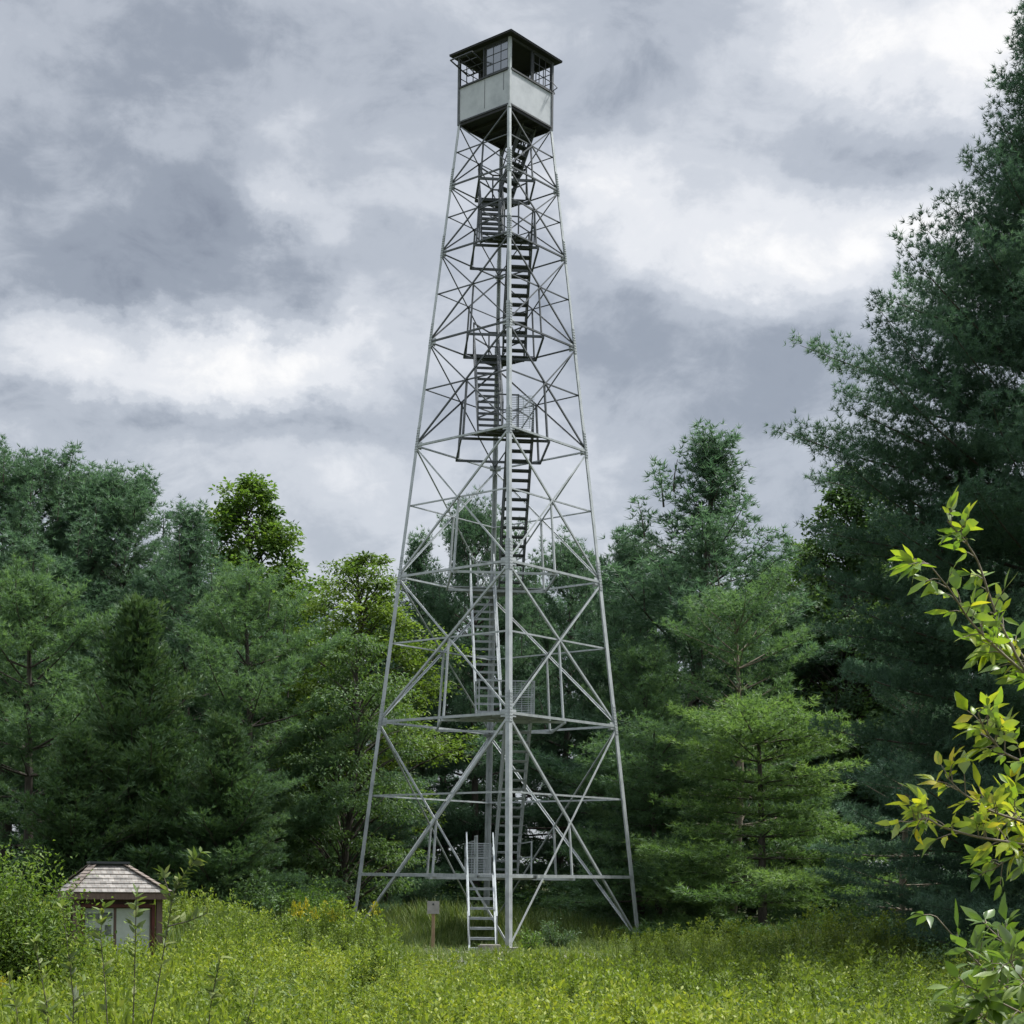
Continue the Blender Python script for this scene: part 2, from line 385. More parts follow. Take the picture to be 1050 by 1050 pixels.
S = Vector((math.sin(SUN_AZ) * math.cos(SUN_EL), math.cos(SUN_AZ) * math.cos(SUN_EL), math.sin(SUN_EL)))
sun = bpy.data.lights.new("sun", 'SUN'); sun.energy = 4.3; sun.angle = math.radians(6); sun.color = (1.0, 0.975, 0.93)
so = bpy.data.objects.new("sun", sun); COL.objects.link(so); so.location = (20, 10, 60)
so.rotation_euler = S.to_track_quat('Z', 'Y').to_euler()

cam = bpy.data.cameras.new("camera"); co = bpy.data.objects.new("camera", cam); COL.objects.link(co)
cam.sensor_width = 36; cam.lens = 36 * F / 1050; cam.shift_y = (PY - 525) / 1050; cam.clip_end = 2000; cam.clip_start = 0.1
co.matrix_world = Matrix.Translation((0, 0, EYE)) @ Matrix.Rotation(math.radians(90), 4, 'X') @ Matrix.Rotation(ROLL, 4, 'Z')
scene.camera = co
scene.view_settings.view_transform = 'Standard'; scene.view_settings.look = 'None'
scene.view_settings.exposure = 0.8; scene.view_settings.gamma = 1
scene.cycles.max_bounces = 4; scene.cycles.diffuse_bounces = 2; scene.cycles.transparent_max_bounces = 12
scene.cycles.caustics_reflective = False; scene.cycles.caustics_refractive = False
try: scene.cycles.use_denoising = True
except Exception: pass

# ------------------------------------------------------------------ ground
def build_ground():
    ys = np.concatenate([np.linspace(-150, -10, 15), np.linspace(-5, 75, 161), np.linspace(80, 160, 17), np.linspace(200, 900, 12)])
    xs = np.concatenate([np.linspace(-600, -70, 14), np.linspace(-40, 40, 161), np.linspace(70, 600, 14)])
    X, Y = np.meshgrid(xs, ys); Z = ground_z(X, Y)
    V = np.stack([X, Y, Z], -1).reshape(-1, 3); nx = len(xs)
    i = np.arange(len(ys) - 1)[:, None] * nx + np.arange(nx - 1)[None]
    Q = np.stack([i, i + 1, i + nx + 1, i + nx], -1).reshape(-1, 4)
    o = mesh_np('ground', V, [Q], M['ground'], smooth_shade=True); tag(o, kind='structure')
    # worn gravel apron round the tower foot
    t = np.linspace(0, 2 * math.pi, 49)[:-1]
    r = 1 + 0.10 * np.sin(3 * t + 1) + 0.07 * np.sin(7 * t)
    rings = [np.stack([-0.4 + 4.6 * k * r * np.cos(t), 45.2 + 3.4 * k * r * np.sin(t)], -1) for k in (0.02, .35, .7, 1)]
    P = np.concatenate(rings); z = ground_z(P[:, 0], P[:, 1]) + 0.012
    V = np.column_stack([P, z]); Q = []
    for a in range(3):
        for k in range(48):
            k2 = (k + 1) % 48; Q.append((a * 48 + k, a * 48 + k2, (a + 1) * 48 + k2, (a + 1) * 48 + k))
    o = mesh_np('gravel_apron', V, [np.array(Q)], M['gravel']); tag(o, kind='structure')
build_ground()

# ------------------------------------------------------------------ the fire tower
TX, TY, TH = -0.4748, 51.80, 0.0892
Zs = dict(A=2.07, A2=4.55, B=6.887, C=11.477, D=15.634, E=18.934, F=21.760, G=23.894, T=25.890)
A0, AT = 4.389, 1.5
def half(z): return A0 - (A0 - AT) / (Zs['T'] - Zs['A']) * (z - Zs['A'])
DIRS = [Vector((0, -1, 0)), Vector((1, 0, 0)), Vector((0, 1, 0)), Vector((-1, 0, 0))]      # near, right, far, left
def corner(k, z): return DIRS[k % 4] * half(z) + Vector((0, 0, z))
def face_n(k): return (DIRS[k % 4] + DIRS[(k + 1) % 4]).normalized()

def uv_quad(name, p, mat, parent):
    """single sheet with UVs in metres"""
    me = bpy.data.meshes.new(name); p = [Vector(q) for q in p]
    me.from_pydata([tuple(q) for q in p], [], [(0, 1, 2, 3)])
    uv = me.uv_layers.new(name='UVMap'); w = (p[1] - p[0]).length; h = (p[3] - p[0]).length
    for i, c in enumerate(((0, 0), (w, 0), (w, h), (0, h))): uv.data[i].uv = c
    me.materials.append(mat); o = bpy.data.objects.new(name, me); COL.objects.link(o); o.parent = parent
    return o

def build_tower():
    root = empty('fire_tower', (TX, TY, 0), TH)
    tag(root, 'tall galvanized steel lattice fire lookout tower with zigzag stairs and a white cab on top', 'fire tower')
    G = M['galv']
    joints = ['B', 'C', 'D', 'E', 'F', 'G', 'T']
    # legs: steel angles, corner outward, lighter section by section
    for k in range(4):
        mb = MB()
        e1 = (DIRS[(k + 1) % 4] - DIRS[k]).normalized(); e2 = (DIRS[(k - 1) % 4] - DIRS[k]).normalized()
        cuts = [(-0.25, Zs['C'], .150), (Zs['C'], Zs['E'], .118), (Zs['E'], Zs['T'] + 0.02, .092)]
        for z0, z1, s in cuts:
            th = .014
            prof = [(0, 0), (s, 0), (s, th), (th, th), (th, s), (0, s)]
            q = [e1 * a + e2 * b for a, b in prof]
            mb.prism([corner(k, z0) + d for d in q], [corner(k, z1) + d for d in q])
        leg = mb.build('leg', G, root)
        for j in joints[:-1]:
            sp = MB(); zc = Zs[j]; s = .15 if j in 'BC' else (.118 if j in 'DE' else .092)
            for e, n in ((e1, face_n(k)), (e2, face_n(k - 1))):
                ax3 = (corner(k, zc + 1) - corner(k, zc)).normalized()
                c = corner(k, zc + 0.22) + e * (s * .52) + n * 0.008
                sp.box(c, s * .86, 0.016, 0.95 * (s / .15) ** .5, (e, n, ax3))
                for b in range(-4, 5):
                    for side in (-.24, .24):
                        cc = corner(k, zc + 0.22 + b * 0.095 * (s / .15) ** .5) + e * (s * .52 + side * s) + n * 0.024
                        sp.box(cc, .026, .016, .026, (e, n, ax3))
                # gusset where the girts meet the leg
                c = corner(k, zc) + e * (s * 1.35) + n * (-0.020)
                sp.box(c, s * 1.9, 0.010, s * 1.5, (e, n, ax3))
            sp.build('splice_plate', G, leg)
        ft = MB(); c = corner(k, -0.25)
        ft.box((c.x * .98, c.y * .98, -0.16), .62, .62, .34)
        ft.build('foot_block', M['concrete'], leg)
    # faces
    levels = [-0.06] + [Zs[j] for j in joints]
    dw = [.068, .062, .054, .047, .042, .039, .038]
    for k in range(4):
        n = face_n(k)
        for i in range(7):
            z0, z1 = levels[i], levels[i + 1]; w = dw[i]; GG = G if i < 3 else M['galv_backlit']
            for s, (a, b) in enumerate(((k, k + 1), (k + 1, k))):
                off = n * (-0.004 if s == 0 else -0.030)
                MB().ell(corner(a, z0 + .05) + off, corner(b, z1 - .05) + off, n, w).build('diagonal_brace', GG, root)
            h0, h1 = half(z0), half(z1); zc = z0 + (z1 - z0) * h0 / (h0 + h1)
            zm = Zs['A2'] if i == 0 else zc
            MB().ell(corner(k, zm) - n * .056, corner(k + 1, zm) - n * .056, n, w * .82).build('mid_strut', GG, root)
            if i < 6:
                MB().ell(corner(k, z1) + n * .004, corner(k + 1, z1) + n * .004, n, w * 1.15).build('girt', GG, root)
            zl = Zs['A'] if i == 0 else z0
            t = 0.5
            pt = lambda z: corner(k, z).lerp(corner(k + 1, z), t)
            e = (DIRS[(k + 1) % 4] - DIRS[k]).normalized()
            p1, p0 = pt(zc) - n * .085, pt(zl) - n * .085
            MB().bar(p0, p1, .055 if i < 4 else .042, .055 if i < 4 else .042, n).build('hanger', GG, root)
        MB().ell(corner(k, Zs['A']) + n * .004, corner(k + 1, Zs['A']) + n * .004, n, .095).build('girt', G, root)
    # plan bracing between the girt middles carries the landings
    for j in ['A', 'B', 'C', 'D', 'E', 'F', 'G']:
        z = Zs[j]; a = half(z)
        mids = [(corner(k, z) + corner(k + 1, z)) / 2 for k in range(4)]
        for k in range(4):
            MB().bar(mids[k] - Vector((0, 0, .08)), mids[(k + 1) % 4] - Vector((0, 0, .08)), .05, .075).build('platform_beam', G if z < 12 else M['galv_backlit'], root)
    # landings and flights
    ST = M['galv_old']; DK = M['steel_backlit']
    W = .76
    def rail_posts(mb, pts, h=1.02):
        for p in pts: mb.bar(p, p + Vector((0, 0, h)), .045, .045, Vector((0, 1, 0)))
        for a, b in zip(pts[:-1], pts[1:]):
            for hh in (h - .02, h * .52): mb.bar(a + Vector((0, 0, hh)), b + Vector((0, 0, hh)), .036, .036)
    def landing(z, far, arrive_x):
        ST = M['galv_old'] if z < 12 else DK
        sg = 1 if far else -1; a = half(z); y0 = sg * a / 2; yc = sg * (a - .16); xm = a / 2 - .08
        mb = MB(); top, bot = z + .045, z + .012
        tri = [(-xm, y0), (xm, y0), (0.04, yc), (-0.04, yc)]
        if sg < 0: tri = [(x, y) for x, y in reversed(tri)]
        mb.prism([Vector((x, y, bot)) for x, y in tri], [Vector((x, y, top)) for x, y in tri])
        for f in (.25, .5, .75):
            yy = y0 + (yc - y0) * f; xx = xm * (1 - f)
            mb.box((0, yy, z - .03), 2 * xx, .05, .08)
        lo = mb.build('landing', ST, root)
        d = min(.95, a * .36); ye = y0 + sg * d; xo = min(.86, xm - .02)
        fr = min(1, (xm * (1 - d / (abs(yc) - abs(y0)))) / xo) if d < abs(yc) - abs(y0) else .3
        xe = xo * max(fr, .35)
        gr = MB(); zt = Vector((0, 0, top))
        pts = [Vector((-xo, y0, top)), Vector((-xe, ye, top)), Vector((xe, ye, top)), Vector((xo, y0, top))]
        rail_posts(gr, pts)
        gr.build('guard_rail', ST, lo)
        return lo
    def flight(p0, p1, name='stair_flight', nt=14, w=W, rail=(1, 1), ext=0.0):
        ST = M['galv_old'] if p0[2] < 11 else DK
        p0, p1 = Vector(p0), Vector(p1); fl = empty(name, (0, 0, 0), 0, root)
        hd = Vector((p1.x - p0.x, p1.y - p0.y, 0)).normalized(); sd = Vector((hd.y, -hd.x, 0)); up = Vector((0, 0, 1))
        d = (p1 - p0).normalized()
        for s in (-1, 1):
            MB().bar(p0 + sd * s * w / 2, p1 + sd * s * w / 2, .05, .14).build('stringer', ST, fl)
        for i in range(nt):
            p = p0.lerp(p1, (i + .6) / nt)
            mb = MB(); mb.box(p, w - .056, .19, .03, (sd, hd, up)); mb.box(p - hd * .085 - up * .03, w - .056, .02, .05, (sd, hd, up))
            mb.build('tread', ST, fl)
        for s, on in zip((-1, 1), rail):
            if not on: continue
            mb = MB(); o = sd * s * (w / 2 + .01); h = .88
            q0, q1 = p0 + o + up * h + d * .25, p1 + o + up * h + d * ext
            mb.bar(q0, q1, .04, .04); mb.bar(q0 - up * .42, q1 - up * .42, .028, .028)
            for f in (.08, .5, .97):
                pp = p0.lerp(p1, f) + o; mb.bar(pp, pp + up * h, .036, .036, hd)
            mb.build('handrail', ST, fl)
        return fl
    # the first landing is a long walkway through the base
    zA = Zs['A']; aA = half(zA)
    mb = MB(); mb.box((0, -.55, zA + .03), 1.76, 6.1, .05)
    for s in (-1, 1): mb.box((s * .90, -.55, zA - .02), .035, 6.1, .12)
    wl = mb.build('landing', ST, root)
    gr = MB(); pts = [Vector((-.87, -2.2, zA + .055)), Vector((-.87, 2.45, zA + .055)), Vector((-.02, 2.45, zA + .055))]
    rail_posts(gr, pts); gr.build('guard_rail', ST, wl)
    gr = MB(); rail_posts(gr, [Vector((.87, -2.2, zA + .055)), Vector((.87, 2.3, zA + .055))]); gr.build('guard_rail', ST, wl)
    uv_quad('mesh_panel', [(-.85, 2.42, zA + .06), (-.05, 2.42, zA + .06), (-.05, 2.42, zA + 1.08), (-.85, 2.42, zA + 1.08)], M['wire'], wl)
    gr = MB(); rail_posts(gr, [Vector((-.87, -3.3, zA + .055)), Vector((-.87, -2.35, zA + .055))], 1.15); gr.build('guard_rail', ST, wl)
    far = False
    for j in ['B', 'C', 'D', 'E', 'F', 'G']:
        z = Zs[j]; lo = landing(z, far, 0)
        if j in 'BD':
            a = half(z); ye = -a / 2 - .9
            uv_quad('mesh_panel', [(.06, ye, z + .05), (.80, ye, z + .05), (.80, ye, z + 1.05), (.06, ye, z + 1.05)], M['wire'], lo)
        far = not far
    yb = lambda j, sg: sg * half(Zs[j]) / 2
    flight((-.86, -6.1, -.12), (-.82, -3.95, zA + .03), nt=8, ext=.5)
    flight((.47, 2.15, zA + .05), (.47, yb('B', -1), Zs['B'] + .03), nt=17, ext=.3)
    flight((-.47, yb('B', -1), Zs['B'] + .05), (-.47, yb('C', 1), Zs['C'] + .03), nt=17, ext=.3)
    flight((.47, yb('C', 1), Zs['C'] + .05), (.47, yb('D', -1), Zs['D'] + .03), nt=16, ext=.2)
    flight((-.46, yb('D', -1), Zs['D'] + .05), (-.46, yb('E', 1), Zs['E'] + .03), nt=14, ext=.2)
    flight((.44, yb('E', 1), Zs['E'] + .05), (.44, yb('F', -1), Zs['F'] + .03), nt=12, w=.70, ext=.2)
    flight((-.42, yb('F', -1), Zs['F'] + .05), (-.42, yb('G', 1), Zs['G'] + .03), nt=9, w=.70, ext=.1)
    flight((.08, .62, Zs['G'] + .05), (.72, -.18, Zs['T'] - .05), nt=8, w=.55, ext=-.6)
    # ---------------- cab
    zT = Zs['T']; cab = empty('cab', (0, 0, zT), 0, root)
    hc = 1.515
    def cc(k, z, f=1.0): return DIRS[k % 4] * (hc * f) + Vector((0, 0, z))
    fl = MB(); sq = lambda f, z: [DIRS[k] * (hc * f) + Vector((0, 0, z)) for k in range(4)]
    fl.prism(sq(.985, 0.0), sq(.985, .06))
    for k in range(4):
        fl.bar(cc(k, -.05, .96), cc(k + 1, -.05, .96), .06, .10)
    e = (DIRS[1] - DIRS[0]).normalized(); g = (DIRS[3] - DIRS[0]).normalized()
    for t in (.25, .5, .75):
        p = DIRS[0] * hc * .93 + e * (t * 2.0); fl.bar(p + Vector((0, 0, -.05)), p + g * 1.95 + Vector((0, 0, -.05)), .05, .096)
    fl.build('cab_floor', M['shade_deck'], cab)
    H1, H2 = 1.09, 2.10
    for k in range(4):
        n = face_n(k); e = (DIRS[(k + 1) % 4] - DIRS[k]).normalized(); L = hc * math.sqrt(2)
        P = lambda s, z, o=0: DIRS[k] * hc + e * (s * L) + n * o + Vector((0, 0, z))
        ax = (e, n, Vector((0, 0, 1)))
        w = MB()
        w.box(P(.5, (.03 + H1) / 2, -.022), L - .10, .02, H1 - .06, ax)
        wp = w.build('wall_panel', M['cab_paint'], cab)
        for nm, c, w_, d_, h_ in (('window_sill', P(.5, H1 + .02, -.01), L - .09, .06, .05), ('bottom_rail', P(.5, .01, -.012), L - .09, .05, .05),
                              ('window_header', P(.5, H2 - .02, -.02), L - .09, .05, .09), ('mullion', P(.5, (H1 + H2) / 2, -.02), .05, .05, H2 - H1 - .11)):
            MB().box(c, w_, d_, h_, ax).build(nm, M['sash'], cab)
        if k in (3, 0):
            sm = MB()
            ss = [(.52, .15, H1 - .05), (.88, .5, H1 - .05)] if k == 3 else [(.5, .05, H1 - .05)]
            for s, za, zb in ss: sm.box(P(s, (za + zb) / 2, -.0085), .012, .007, zb - za, ax)
            if k == 3: sm.build('panel_seam', M['sash'], cab)
        def sash(s0, s1, glass=True, tilt=None):
            m = MB(); za, zb = H1 + .055, H2 - .075; w_ = (s1 - s0) * L; h_ = zb - za; c = P((s0 + s1) / 2, (za + zb) / 2, -.02)
            U, Nn, Z = e, n, Vector((0, 0, 1))
            if tilt is not None:
                R = Matrix.Rotation(tilt, 3, e); Nn, Z = R @ n, R @ Z
                c = P((s0 + s1) / 2, za + h_ * .62, .06)
            for t in (-.5, .5):
                m.box(c + U * (w_ * t * .97), .035, .03, h_, (U, Nn, Z)); m.box(c + Z * (h_ * t * .97), w_ - .04, .03, .035, (U, Nn, Z))
            for t in (-1 / 6, 1 / 6):
                m.box(c + U * (w_ * t), .02, .022, h_ - .03, (U, Nn, Z)); m.box(c + Z * (h_ * t) + Nn * .002, w_ - .05, .018, .02, (U, Nn, Z))
            m.build('window', M['sash'], cab)
            if glass:
                g_ = MB(); g_.box(c, w_ - .05, .006, h_ - .05, (U, Nn, Z)); g_.build('window_pane', M['glass'], cab)
        if k == 3:     # left-hand front face: s=0 at the left corner
            sash(.535, .965); sash(.04, .47, glass=False, tilt=math.radians(78))
        elif k == 0:   # right-hand front face: s=0 at the near corner
            sash(.535, .965, glass=False)
        else:
            sash(.04, .47, glass=False); sash(.535, .965, glass=False)
    for k in range(4):
        mb = MB(); e1 = (DIRS[(k + 1) % 4] - DIRS[k]).normalized(); e2 = (DIRS[(k - 1) % 4] - DIRS[k]).normalized(); s, th = .085, .012
        q = [e1 * a + e2 * b for a, b in [(0, 0), (s, 0), (s, th), (th, th), (th, s), (0, s)]]
        mb.prism([cc(k, -.08, 1.01) + d for d in q], [cc(k, H2 - .02, 1.01) + d for d in q])
        mb.build('corner_post', G if k == 0 else M['galv_backlit'], cab)
    rf = MB(); ro = 1.80
    b0 = [DIRS[k] * ro + Vector((0, 0, H2)) for k in range(4)]; b1 = [DIRS[k] * ro + Vector((0, 0, H2 + .05)) for k in range(4)]
    rf.prism(b0, b1)
    apex = Vector((0, 0, H2 + .62))
    b2 = [DIRS[k] * (ro + .02) + Vector((0, 0, H2 + .053)) for k in range(4)]
    for k in range(4): rf.poly([b2[k], b2[(k + 1) % 4], apex])
    rf.poly(list(reversed(b2)))
    rf.build('roof', M['shade_deck'], cab)
    st = MB()      # sash stays poking out of the side windows
    for k, s in ((0, .97), (1, .05)):
        n = face_n(k); e = (DIRS[(k + 1) % 4] - DIRS[k]).normalized(); L = hc * math.sqrt(2)
        p = DIRS[k] * hc + e * (s * L)
        st.bar(p + Vector((0, 0, 1.45)), p + n * .22 + Vector((0, 0, 1.20)), .02, .02); st.bar(p + n * .22 + Vector((0, 0, 1.20)), p + Vector((0, 0, 1.14)), .02, .02)
    st.build('window_stay', M['sash'], cab)
build_tower()

# stone step and slab under the stairs, and the small post sign
def rot_t(x, y): return (TX + x * math.cos(TH) - y * math.sin(TH), TY + x * math.sin(TH) + y * math.cos(TH))
mb = MB(); mb.box((0, 0, 0.0), 1.55, .9, .16)
o = mb.build('stair_slab', M['concrete']); x, y = rot_t(-.80, -6.3); o.location = (x, y, -.13); o.rotation_euler.z = TH
tag(o, 'low flat concrete slab at the foot of the tower stairs', 'slab')
mb = MB(); mb.box((0, 0, 0), .62, .34, .2); mb.box((0, .02, .105), .58, .30, .02)
o = mb.build('step_block', M['concrete']); x, y = rot_t(-.70, -6.35); o.location = (x, y, .05); o.rotation_euler.z = TH
tag(o, 'grey concrete block used as the lowest step under the tower stairs', 'block')

def build_sign():
    p = at(444, 960, 46); z0 = float(ground_z(p.x, p.y))
    r = empty('post_sign', (p.x, p.y, z0)); tag(r, 'small square grey sign on a short wooden post left of the tower stairs', 'sign')
    top = at(444, 923, 46).z - z0
    mb = MB(); mb.box((0, 0.03, top * .48), .09, .09, top * .96); mb.build('post', M['wood'], r)
    mb = MB(); c = at(444, 930.5, 46).z - z0
    mb.box((0, -.03, c), .34, .02, .36); mb.build('plate', M['sign_metal'], r)
    mb = MB(); mb.tube([(0, -.041, c + .09), (0, -.055, c + .09)], .028, 10); mb.build('bolt', M['sash'], r)
build_sign()

# ------------------------------------------------------------------ the notice kiosk
def build_kiosk():
    Y = 36.0; ppm = F / Y
    c = at(125, 917, Y); z0 = float(ground_z(c.x, c.y)) - .02
    rz = math.radians(24)
    W_, Dp = 375 / 4.038 / ppm / math.cos(math.radians(11)) / math.cos(math.radians(13)) * 1.06, 1.85       # front eave width, depth
    front_mid = at((310 + 685) / 2 / 4.038, 915.5, Y)
    r = empty('notice_kiosk', (front_mid.x, Y, z0), rz)
    tag(r, 'brown wooden notice kiosk with a shingled hip roof behind the weeds', 'kiosk')
    he = front_mid.z - z0; hp = at(105, 885, Y + .9).z - z0
    # local: x along the front, y back; eave front edge at y=0
    ov = .14
    x0, x1, y0, y1 = -W_ / 2, W_ / 2, 0, Dp
    cx, cy = -.10, Dp * .5; cw, cd = .36, .16
    E_ = [Vector((x0, y0, he)), Vector((x1, y0, he)), Vector((x1, y1, he)), Vector((x0, y1, he))]
    T_ = [Vector((cx - cw, cy - cd, hp - .06)), Vector((cx + cw, cy - cd, hp - .06)), Vector((cx + cw, cy + cd, hp - .06)), Vector((cx - cw, cy + cd, hp - .06))]
    rf = empty('roof', (0, 0, 0), 0, r)
    for k in range(4):
        a, b, c2, d = E_[k], E_[(k + 1) % 4], T_[(k + 1) % 4], T_[k]
        me = bpy.data.meshes.new('roof_slope'); n = (b - a).cross(d - a).normalized()
        # courses stepped like real shingles
        V, Fc, UV = [], [], []; rows = 6; U = (b - a).normalized(); S_ = n.cross(U)
        for i in range(rows):
            f0, f1 = i / rows, (i + 1) / rows
            q = [a.lerp(d, f0) + n * .022, b.lerp(c2, f0) + n * .022, b.lerp(c2, f1) + n * .006, a.lerp(d, f1) + n * .006]
            base = len(V); lo = [a.lerp(d, f0) + n * .004, b.lerp(c2, f0) + n * .004]
            V += [tuple(p) for p in q + lo]; Fc += [(base, base + 1, base + 2, base + 3), (base + 4, base + 5, base + 1, base)]
            uvq = [((p - a).dot(U), (p - a).dot(S_)) for p in q]
            UV += uvq + [uvq[0], uvq[1], uvq[1], uvq[0]]
        me.from_pydata(V, [], Fc); ul = me.uv_layers.new(name='UVMap')
        for i, uv in enumerate(UV): ul.data[i].uv = uv
        me.materials.append(M['shingle']); o = bpy.data.objects.new('roof_slope', me); COL.objects.link(o); o.parent = rf
        hip = MB()
        for i in range(8):
            p0, p1 = E_[k].lerp(T_[k], i / 8), E_[k].lerp(T_[k], (i + 1) / 8 + .02)
            hip.bar(p0 + Vector((0, 0, .045)), p1 + Vector((0, 0, .028)), .17, .018)
        hip.build('hip_cap', M['shingle'], rf)
    mb = MB(); mb.box((cx, cy, hp + .012), 2 * cw + .16, 2 * cd + .16, .05); mb.box((cx, cy, hp - .03), 2 * cw - .02, 2 * cd - .02, .05)
    mb.build('roof_cap', M['sash'], rf)
    mb = MB()
    mb.box(((x0 + x1) / 2, y0 + .03, he - .075), W_ - .02, .04, .14); mb.box(((x0 + x1) / 2, y1 - .03, he - .075), W_ - .02, .04, .14)
    mb.box((x0 + .03, (y0 + y1) / 2, he - .075), .04, Dp - .1, .137); mb.box((x1 - .03, (y0 + y1) / 2, he - .075), .04, Dp - .1, .137)
    mb.box(((x0 + x1) / 2, (y0 + y1) / 2, he - .03), W_ - .11, Dp - .11, .02)
    mb.build('fascia', M['kiosk_wood'], rf)
    xs = (x0 + .20, x1 - .20)
    for x in xs:
        for y in (y0 + .22, y1 - .22):
            mb = MB(); mb.box((x, y, (he - .14) / 2), .13, .13, he - .14); mb.build('post', M['kiosk_wood'], r)
    # display case
    yb = y0 + .26; za, zb = .75, he - .26; bw = xs[1] - xs[0] - .15
    bd = MB(); bd.box((0, yb + .06, (za + zb) / 2), bw - .02, .05, zb - za); board = bd.build('notice_board', M['kiosk_wood'], r)
    fr = MB()
    for s in (-1, 1): fr.box((s * (bw / 2 - .05), yb - .02, (za + zb) / 2), .07, .09, zb - za)
    fr.box((0, yb - .02, zb - .03), bw - .18, .088, .07); fr.box((0, yb - .02, za + .03), bw - .18, .088, .07)
    fr.build('case_frame', M['kiosk_trim'], board)
    w2 = bw - .2
    sh = MB(); sh.box((-w2 * .27, yb + .028, (za + zb) / 2), w2 * .42, .008, zb - za - .18); sh.build('poster', M['board_white'], board)
    sh = MB(); sh.box((w2 * .235, yb + .028, (za + zb) / 2), w2 * .50, .008, zb - za - .18); sh.build('poster', M['board_white'], board)
    for px_, pz_, pw_, ph_ in ((-.36, .27, .18, .13), (-.15, .25, .15, .13), (-.33, .62, .2, .2), (-.14, .58, .1, .24)):
        pc = MB(); pc.box((w2 * px_, yb + .021, zb - pz_), w2 * pw_, .004, ph_); pc.build('printed_picture', M['board_dark'], board)
    mb = MB(); mb.box((0, yb + .2, he - .20), bw, .12, .1); mb.build('cross_beam', M['kiosk_wood'], r)
    mb = MB(); mb.box((0, y1 - .26, (za + zb) / 2), bw - .02, .05, zb - za); mb.build('back_panel', M['kiosk_wood'], r)
build_kiosk()

# ------------------------------------------------------------------ foliage generators
def unit(a): return a / np.maximum(np.linalg.norm(a, axis=-1, keepdims=True), 1e-9)

def needles(P, Dr, K, nl, nw, spread, r, tint):
    """K thin needles fanning out of each tuft"""
    n = len(P)
    rd = unit(r.normal(size=(n, K, 3)))
    d = unit(Dr[:, None, :] * (1.0 - spread * .35) + rd * spread)
    l = nl * r.uniform(.7, 1.2, (n, K, 1))
    s = unit(np.cross(d, unit(r.normal(size=(n, K, 3)))))
    b = P[:, None, :] + rd * nl * .06
    tip = b + d * l
    V = np.stack([b - s * nw / 2, b + s * nw / 2, tip], 2).reshape(-1, 3)
    Fc = np.arange(len(V)).reshape(-1, 3)
    T = np.repeat(np.clip(tint, 0, 1), K)
    return V, Fc, T

def np_tube(paths):
    """paths: list of (points (n,3), radii (n,)) -> verts, quads"""
    V, Q = [], []; base = 0; ns = 6
    for P, R in paths:
        P = np.asarray(P, float); d = np.gradient(P, axis=0); d = unit(d)
        t = unit(np.cross(d, np.array([.13, .31, 1.0]) + np.array([.9, 0, -.9]) * (np.abs(d[:, 2:3]) > .9))); m = np.cross(d, t)
        a = np.arange(ns) * 2 * np.pi / ns
        ring = P[:, None] + (t[:, None] * np.cos(a)[None, :, None] + m[:, None] * np.sin(a)[None, :, None]) * np.asarray(R)[:, None, None]
        V.append(ring.reshape(-1, 3)); n = len(P)
        i = (np.arange(n - 1) * ns)[:, None]; k = np.arange(ns)[None]; k2 = (k + 1) % ns
        Q.append((np.stack([i + k, i + k2, i + ns + k2, i + ns + k], -1) + base).reshape(-1, 4)); base += n * ns
    return np.concatenate(V), np.concatenate(Q)

